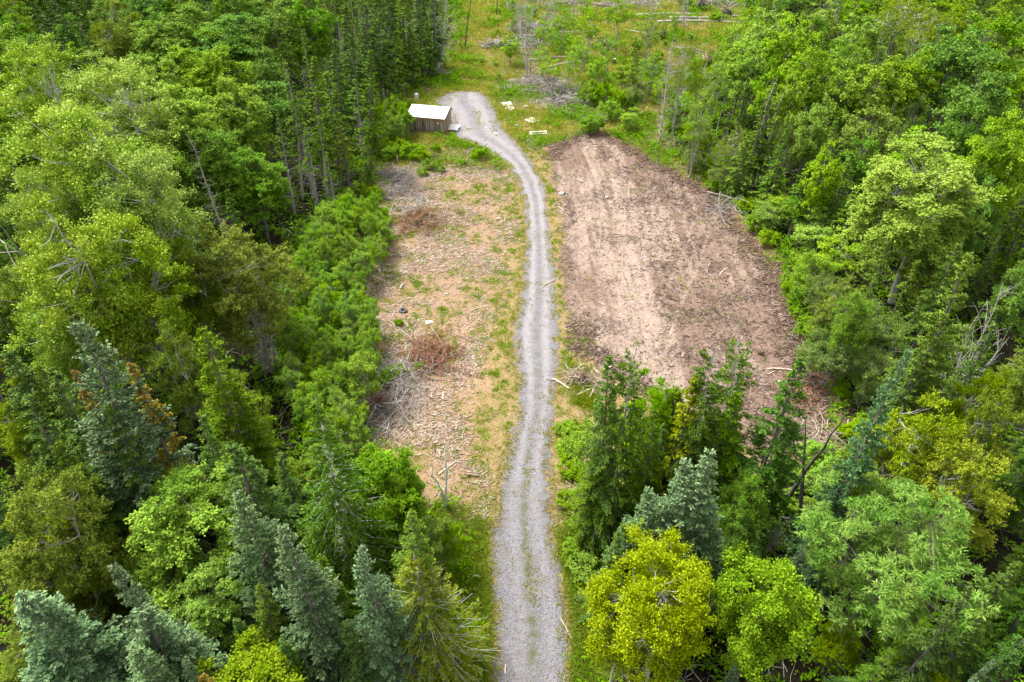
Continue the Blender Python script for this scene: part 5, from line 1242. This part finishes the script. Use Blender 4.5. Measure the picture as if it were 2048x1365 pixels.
# long fallen trunks in the upper meadow
for (px, py, L_, r, deg, l) in [(1400, 48, 16, .17, 3, 'longest grey log of the stacked meadow logs'), (1410, 42, 14, .15, 5, 'upper grey log of the stacked meadow logs'), (1440, 38, 11, .14, 14, 'slanting grey log on the stacked meadow logs'),
                                (1340, 32, 13, .14, 2, 'grey log behind the stacked meadow logs'), (1130, 128, 8, .12, 38, 'pale fallen trunk slanting over the slash'), (1110, 118, 9, .10, 12, 'thin fallen trunk behind the slanting one'),
                                (1120, 70, 7, .09, 4, 'grey fallen trunk across the meadow brush'), (1160, 68, 6, .08, -3, 'short grey trunk beside the meadow brush'), (1285, 70, 8, .09, -40, 'thin trunk pointing at the root wad in the meadow'),
                                (1290, 35, 9, .10, -8, 'grey trunk just below the top edge of the meadow'), (1190, 95, 3.5, .13, 18, 'pale trunk ending in the upper root wad'), (1402, 140, 4, .13, 62, 'split trunk ending in the brown root wad'),
                                (720, 260, 4, .07, 30, None), (600, 395, 5, .08, 30, None), (700, 395, 3.5, .06, -50, None), (1580, 350, 5, .08, 30, None), (1950, 215, 8, .12, 5, 'grey fallen trunk in the dark right wood'),
                                (1700, 900, 5, .09, 60, None), (1440, 395, 3, .06, -35, None)]:
    log(px, py, L_, r * (1.35 if py < 150 else 1), math.radians(deg), l, M['dead'], z=gh(*P(px, py, .2)[:2]) + .35, cat='log', stubs=6, el=rng.normal(0, .02))
# sticks strewn over the chips, each a thing
for poly, num, xr, yr, mt in ((CHIPS, 75, (-20, 3), (22, 88), ('freshwood', 'dead', 'brownlog')), (DIRT, 22, (3, 26), (36, 88), ('dead', 'brownlog', 'freshwood'))):
    k = 0
    while k < num:
        x = rng.uniform(*xr); y = rng.uniform(*yr)
        if sdf(poly, np.array([x]), np.array([y]))[0] > -.3: continue
        if poly is CHIPS and rng.random() > smooth(.35, .6, fbm(np.array([x * .35]), np.array([y * .35]), 91, 4))[0] + .15: continue
        a, b_, _ = proj(x, y, 0)
        log(a, b_, rng.uniform(.5, 1.9), rng.uniform(.025, .055), rng.uniform(0, 3.14), None, M[mt[rng.integers(3)]], cat='branch', nm='fallen_branch', group='broken branches strewn on the cleared ground',
            bend=rng.uniform(0, .08), stubs=int(rng.integers(0, 3)))
        k += 1
# brush piles
def brush(px, py, R, H, n, mat, label, foliage=None, Ls=(1.0, 2.6), rt=.022):
    p = P(px, py, .2); z = gh(p[0], p[1])
    c = rng.normal(0, 1, (n, 3)) * np.array([R * .45, R * .4, 0]); c[:, 2] = np.abs(rng.normal(0, .5, n)) * H * np.exp(-(c[:, 0] ** 2 + c[:, 1] ** 2) / (R * R)) + .05
    a = rng.uniform(0, 6.28, n); el = rng.normal(0, .22, n); L_ = rng.uniform(*Ls, n)
    d = np.stack([np.cos(a) * np.cos(el), np.sin(a) * np.cos(el), np.sin(el)], 1)
    s = np.linspace(-.5, .5, 5)
    path = c[:, None] + d[:, None] * (L_[:, None] * s)[..., None]; path += rng.normal(0, .04, path.shape)
    path[..., 2] = np.maximum(path[..., 2], .02)
    V, F = tubes(path, np.outer(rt * rng.uniform(.5, 1.6, n), 1 - .6 * (s + .5)), 4)
    me = mesh_np('sticks', V, F, M[mat])
    if foliage:
        t = thing('brush_pile', label, 'brush pile', (p[0], p[1], z), 0, 'piles of cut brush')
        o = link(bpy.data.objects.new('sticks', me)); o.parent = t
        k = n * 55; i = rng.integers(0, n, k); u = rng.uniform(-.5, .5, k)
        cc = c[i] + d[i] * (L_[i] * u)[:, None] + rng.normal(0, .09, (k, 3)); cc[:, 2] = np.maximum(cc[:, 2], .03)
        ax = unit(d[i] + rdir(k) * .9)
        f = kites(cc, ax, unit(rdir(k) + np.array([0, 0, 1.])), rng.uniform(.1, .24, k), rng.uniform(.03, .06, k), M[foliage], 'dead_needles', rng.random(k))
        o = link(bpy.data.objects.new('dead_needles', f)); o.parent = t
    else:
        o = link(bpy.data.objects.new('brush_pile', me)); o.location = (p[0], p[1], z)
        tag(o, label, 'brush pile', 'piles of cut brush')
brush(845, 440, 3.4, 1.0, 105, 'greystick', 'rusty brush pile with red needles below the grey slash', 'rust')
brush(862, 700, 2.3, .7, 75, 'greystick', 'rusty brush heap beside the long fallen stem', 'rust')
brush(865, 728, 2.0, .6, 45, 'greystick', 'lower rusty brush heap with dark red needles', 'rust')
brush(1600, 780, 1.6, .4, 30, 'greystick', 'rusty brush at the right corner of the bare dirt', 'rust')
brush(755, 800, 1.2, .6, 25, 'greystick', 'small rusty brush at the foot of the thicket', 'rust')
brush(800, 350, 3.4, 1.0, 260, 'greystick', 'pale grey slash pile nearest the shed bushes')
brush(800, 380, 3.2, .9, 240, 'greystick', 'pale grey slash pile beside the slender spruces')
brush(825, 415, 2.2, 1.2, 70, 'dead', 'bleached stick pile on top of the rusty needles', None, (1.0, 3.2), .03)
brush(800, 755, 2.6, .8, 190, 'greystick', 'grey brush pile between thicket and rusty heap')
brush(785, 800, 2.6, .8, 190, 'greystick', 'grey brush pile at the narrowest part of the thicket edge')
brush(745, 860, 2.2, .8, 120, 'greystick', 'grey brush pile at the near end of the thicket')
brush(1155, 1000, 1.8, .6, 70, 'chip', 'splintered brush under the firs right of the road')
brush(1150, 755, 1.2, .8, 60, 'chip', 'tangle of torn roots beside the road')
brush(1190, 770, 1.2, .7, 50, 'chip', 'torn wood heap under the green fir by the road')
brush(1640, 870, 2.0, .6, 120, 'chip', 'splintered orange wood behind the dark spruce')
for (px, py, R, n, l) in [(1050, 60, 3.2, 90, 'grey slash heap behind the two dead spruces'), (1050, 90, 3.0, 90, 'grey slash heap at the foot of the two dead spruces'), (1095, 62, 3.0, 80, 'grey slash heap right of the two dead spruces'),
                          (1080, 165, 3.5, 140, 'flattened grey slash in front of the dead spruces'), (1115, 185, 3.5, 140, 'flattened grey slash nearest the meadow pallets'), (1135, 205, 3, 100, 'flattened grey slash right of the pallets'),
                          (1225, 15, 3.5, 90, 'grey slash at the top edge of the meadow'), (1140, 10, 3.5, 90, 'grey slash at the top edge behind the saplings'), (1440, 10, 3.5, 80, 'grey slash at the top edge right of the logs'),
                          (1370, 105, 2.2, 60, 'small slash heap left of the brown root wad'), (1235, 205, 2.2, 60, 'slash lying among the grey-green shrubs'), (870, 150, 1.6, 50, 'pale slash at the edge of the spruces by the track'),
                          (1290, 10, 3.2, 80, 'slash heap between the top edge logs'), (990, 90, 2.0, 50, 'scattered slash beside the overgrown track'), (1460, 410, 2.5, 70, 'grey branch tangle at the right edge of the dirt'),
                          (1345, 150, 2, 60, 'grey twig tangle below the thin dead trees')]:
    brush(px, py, R * 1.2, 1.2, int(n * 1.3), 'greystick', l, None, (1.0, 4.6), .055 if py < 140 else .04 if py < 260 else .026)
# root wads and stumps
def wad(px, py, r, label, mat='darkbark'):
    p = P(px, py, r * .6); z = gh(p[0], p[1])
    t = thing('root_wad', label, 'root wad', (p[0], p[1], z), rng.uniform(0, 6.28), 'upturned root wads')
    bm = bmesh.new(); bmesh.ops.create_icosphere(bm, subdivisions=3, radius=1)
    for v in bm.verts:
        n = fbm(np.array([v.co.x * 2 + 9]), np.array([v.co.y * 2 + v.co.z * 3]), 7, 3)[0]
        n = n * 1.6 - .35; v.co = v.co * (.45 + .75 * n); v.co.x *= r * .5; v.co.y *= r; v.co.z = v.co.z * r * .9 + r * .7
    o = bm_obj('root_plate', bm, M[mat], t)
    for pl_ in o.data.polygons: pl_.use_smooth = True
    n = 70; d = rdir(n); d[:, 0] *= .5; d = unit(d); s = np.linspace(.4, 1.25, 5)
    path = d[:, None] * (r * s)[None, :, None] * rng.uniform(.7, 1.1, (n, 1, 1)) + rng.normal(0, .05, (n, 5, 3)); path[..., 2] += r * .7; path[..., 2] = np.maximum(path[..., 2], .03)
    V, F = tubes(path, np.outer(rng.uniform(.03, .07, n) * r, [1, .8, .6, .4, .2]), 5)
    o = link(bpy.data.objects.new('roots', mesh_np('roots', V, F, M['brownlog'], True))); o.parent = t
wad(1207, 88, 1.0, 'dark upturned root wad in the middle of the meadow')
wad(1412, 122, 1.3, 'brown upturned root wad on the right of the meadow', 'brownlog')
wad(1402, 12, 1.5, 'black upturned root wad behind the stacked logs')
wad(1452, 30, 1.1, 'smaller dark root wad at the right end of the stacked logs')
wad(1325, 72, 1.0, 'small dark root wad beside the leaning thin trunk')
wad(1163, 757, .55, 'grey root heap between the road and the green fir', 'brownlog')
wad(1520, 700, .4, 'dark stump roots at the near end of the bare dirt', 'brownlog')
def stump(px, py, r, h, label):
    p = P(px, py, 0); t = thing('stump', label, 'stump', (p[0], p[1], gh(p[0], p[1]) - .05), rng.uniform(0, 6), 'cut stumps')
    path = np.stack([0 * np.arange(4.), 0 * np.arange(4.), np.linspace(0, h, 4)], 1); V, F = tubes(path[None], (r * np.array([1.5, 1.1, 1, .97]))[None], 14)
    V = V * (1 + .06 * rng.normal(0, 1, (len(V), 1)) * np.array([1, 1, 0])); 
    o = link(bpy.data.objects.new('bark', mesh_np('bark', V, F, M['bark'], True))); o.parent = t
    bm = bmesh.new(); bmesh.ops.create_circle(bm, cap_ends=True, segments=14, radius=r * .96); 
    for v in bm.verts: v.co.z = h - .01
    bm_obj('cut_face', bm, M['freshwood'], t)
stump(867, 335, .2, .5, 'grey cut stump beside the bushes below the shed')
stump(1228, 128, .25, 1.0, 'tall grey stump among the meadow shrubs')
# rocks
def rock(px, py, r, label, flat=.35, c=None):
    p = P(px, py, 0); bm = bmesh.new(); bmesh.ops.create_icosphere(bm, subdivisions=3, radius=1); sd = random.random() * 50
    for v in bm.verts:
        n = fbm(np.array([v.co.x * 1.3 + sd]), np.array([v.co.y * 1.3 + v.co.z * 1.7 + sd]), 9, 4)[0]
        v.co = v.co * (.6 + .75 * n) * r; v.co.z *= flat * 1.6
    o = bm_obj('rock', bm, c or M['rock']); o.location = (p[0], p[1], gh(p[0], p[1]) + r * flat * .3); o.rotation_euler = (0, 0, random.random() * 6)
    for pl_ in o.data.polygons: pl_.use_smooth = True
    tag(o, label, 'rock', 'pale rocks on the cleared ground')
M['rock'] = simple_mat('pale_granite', (.30, .27, .25), .85, (.20, .175, .16), .6, 4)
for a in [(1034, 250, .32, 'pale flat rock at the edge of the turnaround by the pallets'), (1052, 214, .42, 'brownish rock between the pallets and the slash'), (1213, 391, .26, 'white flat rock in the upper bare dirt'),
          (1293, 392, .17, 'small white rock right of the flat one in the dirt'), (1296, 425, .2, 'greyish rock below the small white one in the dirt'), (1002, 304, .15, 'small white stone on the grass left of the road bend'),
          (1560, 762, .16, 'white stone at the right corner of the bare dirt'), (995, 437, .25, 'pale rock on the chips near the road'), (1123, 385, .4, 'pale flat slab between the road and the dirt')]:
    rock(*a)
rp = P(858, 647)
t = thing('board', 'white board scrap lying below the tyre', 'board', (rp[0], rp[1], gh(rp[0], rp[1]) + .06), .2)
bm = bmesh.new(); box(bm, -.28, .28, -.16, .16, 0, .04); bm_obj('panel', bm, simple_mat('white_board', (.8, .8, .78), .6, (.6, .58, .55)), t, .01)
# barrel top behind the shed
p = P(833, 191, .6)
t = thing('barrel', 'pale grey barrel behind the white roofed shed', 'barrel', (p[0], p[1], gh(p[0], p[1])))
path = np.stack([np.zeros(9), np.zeros(9), np.linspace(0, .9, 9)], 1); rr = .28 + .015 * np.array([0, 0, 1, 0, 0, 1, 0, 0, 0])
V, F = tubes(path[None], rr[None], 18); bmat = simple_mat('pale_plastic', (.62, .60, .60), .5, (.45, .43, .42))
o = link(bpy.data.objects.new('drum', mesh_np('drum', V, F, bmat, True))); o.parent = t
bm = bmesh.new(); bmesh.ops.create_circle(bm, cap_ends=True, segments=18, radius=.27)
for v in bm.verts: v.co.z = .89
bm_obj('lid', bm, bmat, t)
# tyre lying on the chips
def torus(R, r, nR=40, nr=12, sq=1.0):
    a = np.arange(nR) * 2 * math.pi / nR; b_ = np.arange(nr) * 2 * math.pi / nr
    A, B = np.meshgrid(a, b_, indexing='ij'); cb = np.sign(np.cos(B)) * np.abs(np.cos(B)) ** sq; sb = np.sign(np.sin(B)) * np.abs(np.sin(B)) ** sq
    V = np.stack([(R + r * cb) * np.cos(A), (R + r * cb) * np.sin(A), r * sb], -1).reshape(-1, 3)
    i = np.arange(nR * nr).reshape(nR, nr); F = np.stack([i, np.roll(i, -1, 0), np.roll(np.roll(i, -1, 0), -1, 1), np.roll(i, -1, 1)], -1).reshape(-1, 4)
    return V, F
p = P(806, 622, .1)
t = thing('tyre', 'worn black tyre lying on the wood chips by the thicket', 'tyre', (p[0], p[1], gh(p[0], p[1]) + .10)); t.rotation_euler = (.12, -.1, 0)
V, F = torus(.235, .10, 48, 14, .7); rub = simple_mat('dusty_black_rubber', (.035, .035, .037), .75, (.16, .15, .14), .6, 9)
o = link(bpy.data.objects.new('carcass', mesh_np('carcass', V, F, rub, True))); o.parent = t
bm = bmesh.new()
for i in range(36): box(bm, .325, .345, -.018, .018, -.07, .07, i * math.pi / 18)
bm_obj('tread', bm, rub, t)
# hose loop in the roadside grass
p = P(952, 1160, .2)
V, F = torus(.2, .016, 32, 8); o = link(bpy.data.objects.new('hoop', mesh_np('hoop', V, F, simple_mat('white_plastic_hoop', (.75, .77, .78), .4), True)))
o.location = (p[0], p[1], gh(p[0], p[1]) + .22); o.rotation_euler = (.5, .3, 0); tag(o, 'white plastic hoop lying in grass left of the near road', 'hoop')
# small yellow mark plate on the road bend
p = P(991, 266, .02); bm = bmesh.new(); box(bm, -.22, .22, -.14, .14, 0, .015)
o = bm_obj('board_scrap', bm, simple_mat('yellowed_board', (.62, .55, .36), .8, (.5, .47, .42))); o.location = (p[0], p[1], gh(p[0], p[1]) + .05); tag(o, 'yellowed board scrap on the gravel turnaround', 'board')
# tag nailed on the thin trunk
p = P(1318, 262, 1.0); bm = bmesh.new(); box(bm, -.12, .12, -.02, .02, 0, .3)
o = bm_obj('marker_tag', bm, simple_mat('white_tag', (.8, .8, .8), .5)); o.location = (p[0], p[1] - .3, gh(p[0], p[1]) + .9); tag(o, 'small white tag on the thin trunk right of the meadow', 'tag')

# ------------------------------------------------------------------ labels for the things described by where they stand
bpy.context.view_layer.update()
ROWS = [(0, 30, 'near the camera'), (30, 40, 'by the white snag'), (40, 52, 'by the rusty brush'), (52, 66, 'beside the mid dirt'),
        (66, 82, 'by the grey slash'), (82, 98, 'level with the shed'), (98, 120, 'by the grassy track'), (120, 400, 'at the back')]
ORD = ['first', 'second', 'third', 'fourth', 'fifth', 'sixth', 'seventh', 'eighth', 'ninth', 'tenth', 'eleventh', 'twelfth', 'thirteenth', 'fourteenth', 'fifteenth', 'sixteenth', 'seventeenth',
       'eighteenth', 'nineteenth', 'twentieth', 'twenty-first', 'twenty-second', 'twenty-third', 'twenty-fourth', 'twenty-fifth', 'twenty-sixth', 'twenty-seventh', 'twenty-eighth', 'twenty-ninth', 'thirtieth']
cells = {}
for o, look in THINGS:
    x, y = o.location.x, o.location.y
    row = next(r for r in ROWS if r[0] <= y < r[1])[2]
    sc = sdf(CLEAR, np.array([x]), np.array([y]))[0]; side = 'left' if x < 1.5 + (y > 90) * -3 else 'right'
    if sc < -.8: place = 'open ground %s of road' % side
    elif sc < 4: place = '%s clearing edge' % side
    else: place = 'deep %s wood' % side
    cells.setdefault((look, place, row), []).append((proj(x, y, 0)[0], o))
ROWN = ['front row', 'second row', 'third row', 'fourth row', 'fifth row', 'sixth row', 'seventh row', 'eighth row', 'ninth row', 'tenth row', 'eleventh row', 'twelfth row']
for (look, place, row), L_ in cells.items():
    L_.sort(key=lambda t: t[1].location.y)
    nr = 1 if len(L_) <= 20 else min(12, math.ceil(len(L_) / 14))
    per = math.ceil(len(L_) / nr)
    for r_i in range(nr):
        seg = sorted(L_[r_i * per:(r_i + 1) * per], key=lambda t: t[0])
        for i, (a, o) in enumerate(seg):
            o['label'] = '%s, %s %s' % (look, place, row) + (', ' + ROWN[r_i] if nr > 1 else '') + ('' if len(seg) == 1 else ', %s from left' % ORD[i])
import collections
print('DUP', [k for k, v in collections.Counter(o['label'] for o in C.objects if 'label' in o).items() if v > 1][:9])
print('THINGS', len(THINGS), 'OBJECTS', len(C.objects), 'LONG', sum(len(o['label'].split()) > 16 for o, _ in THINGS), 'CELLMAX', max(len(v) for v in cells.values()))
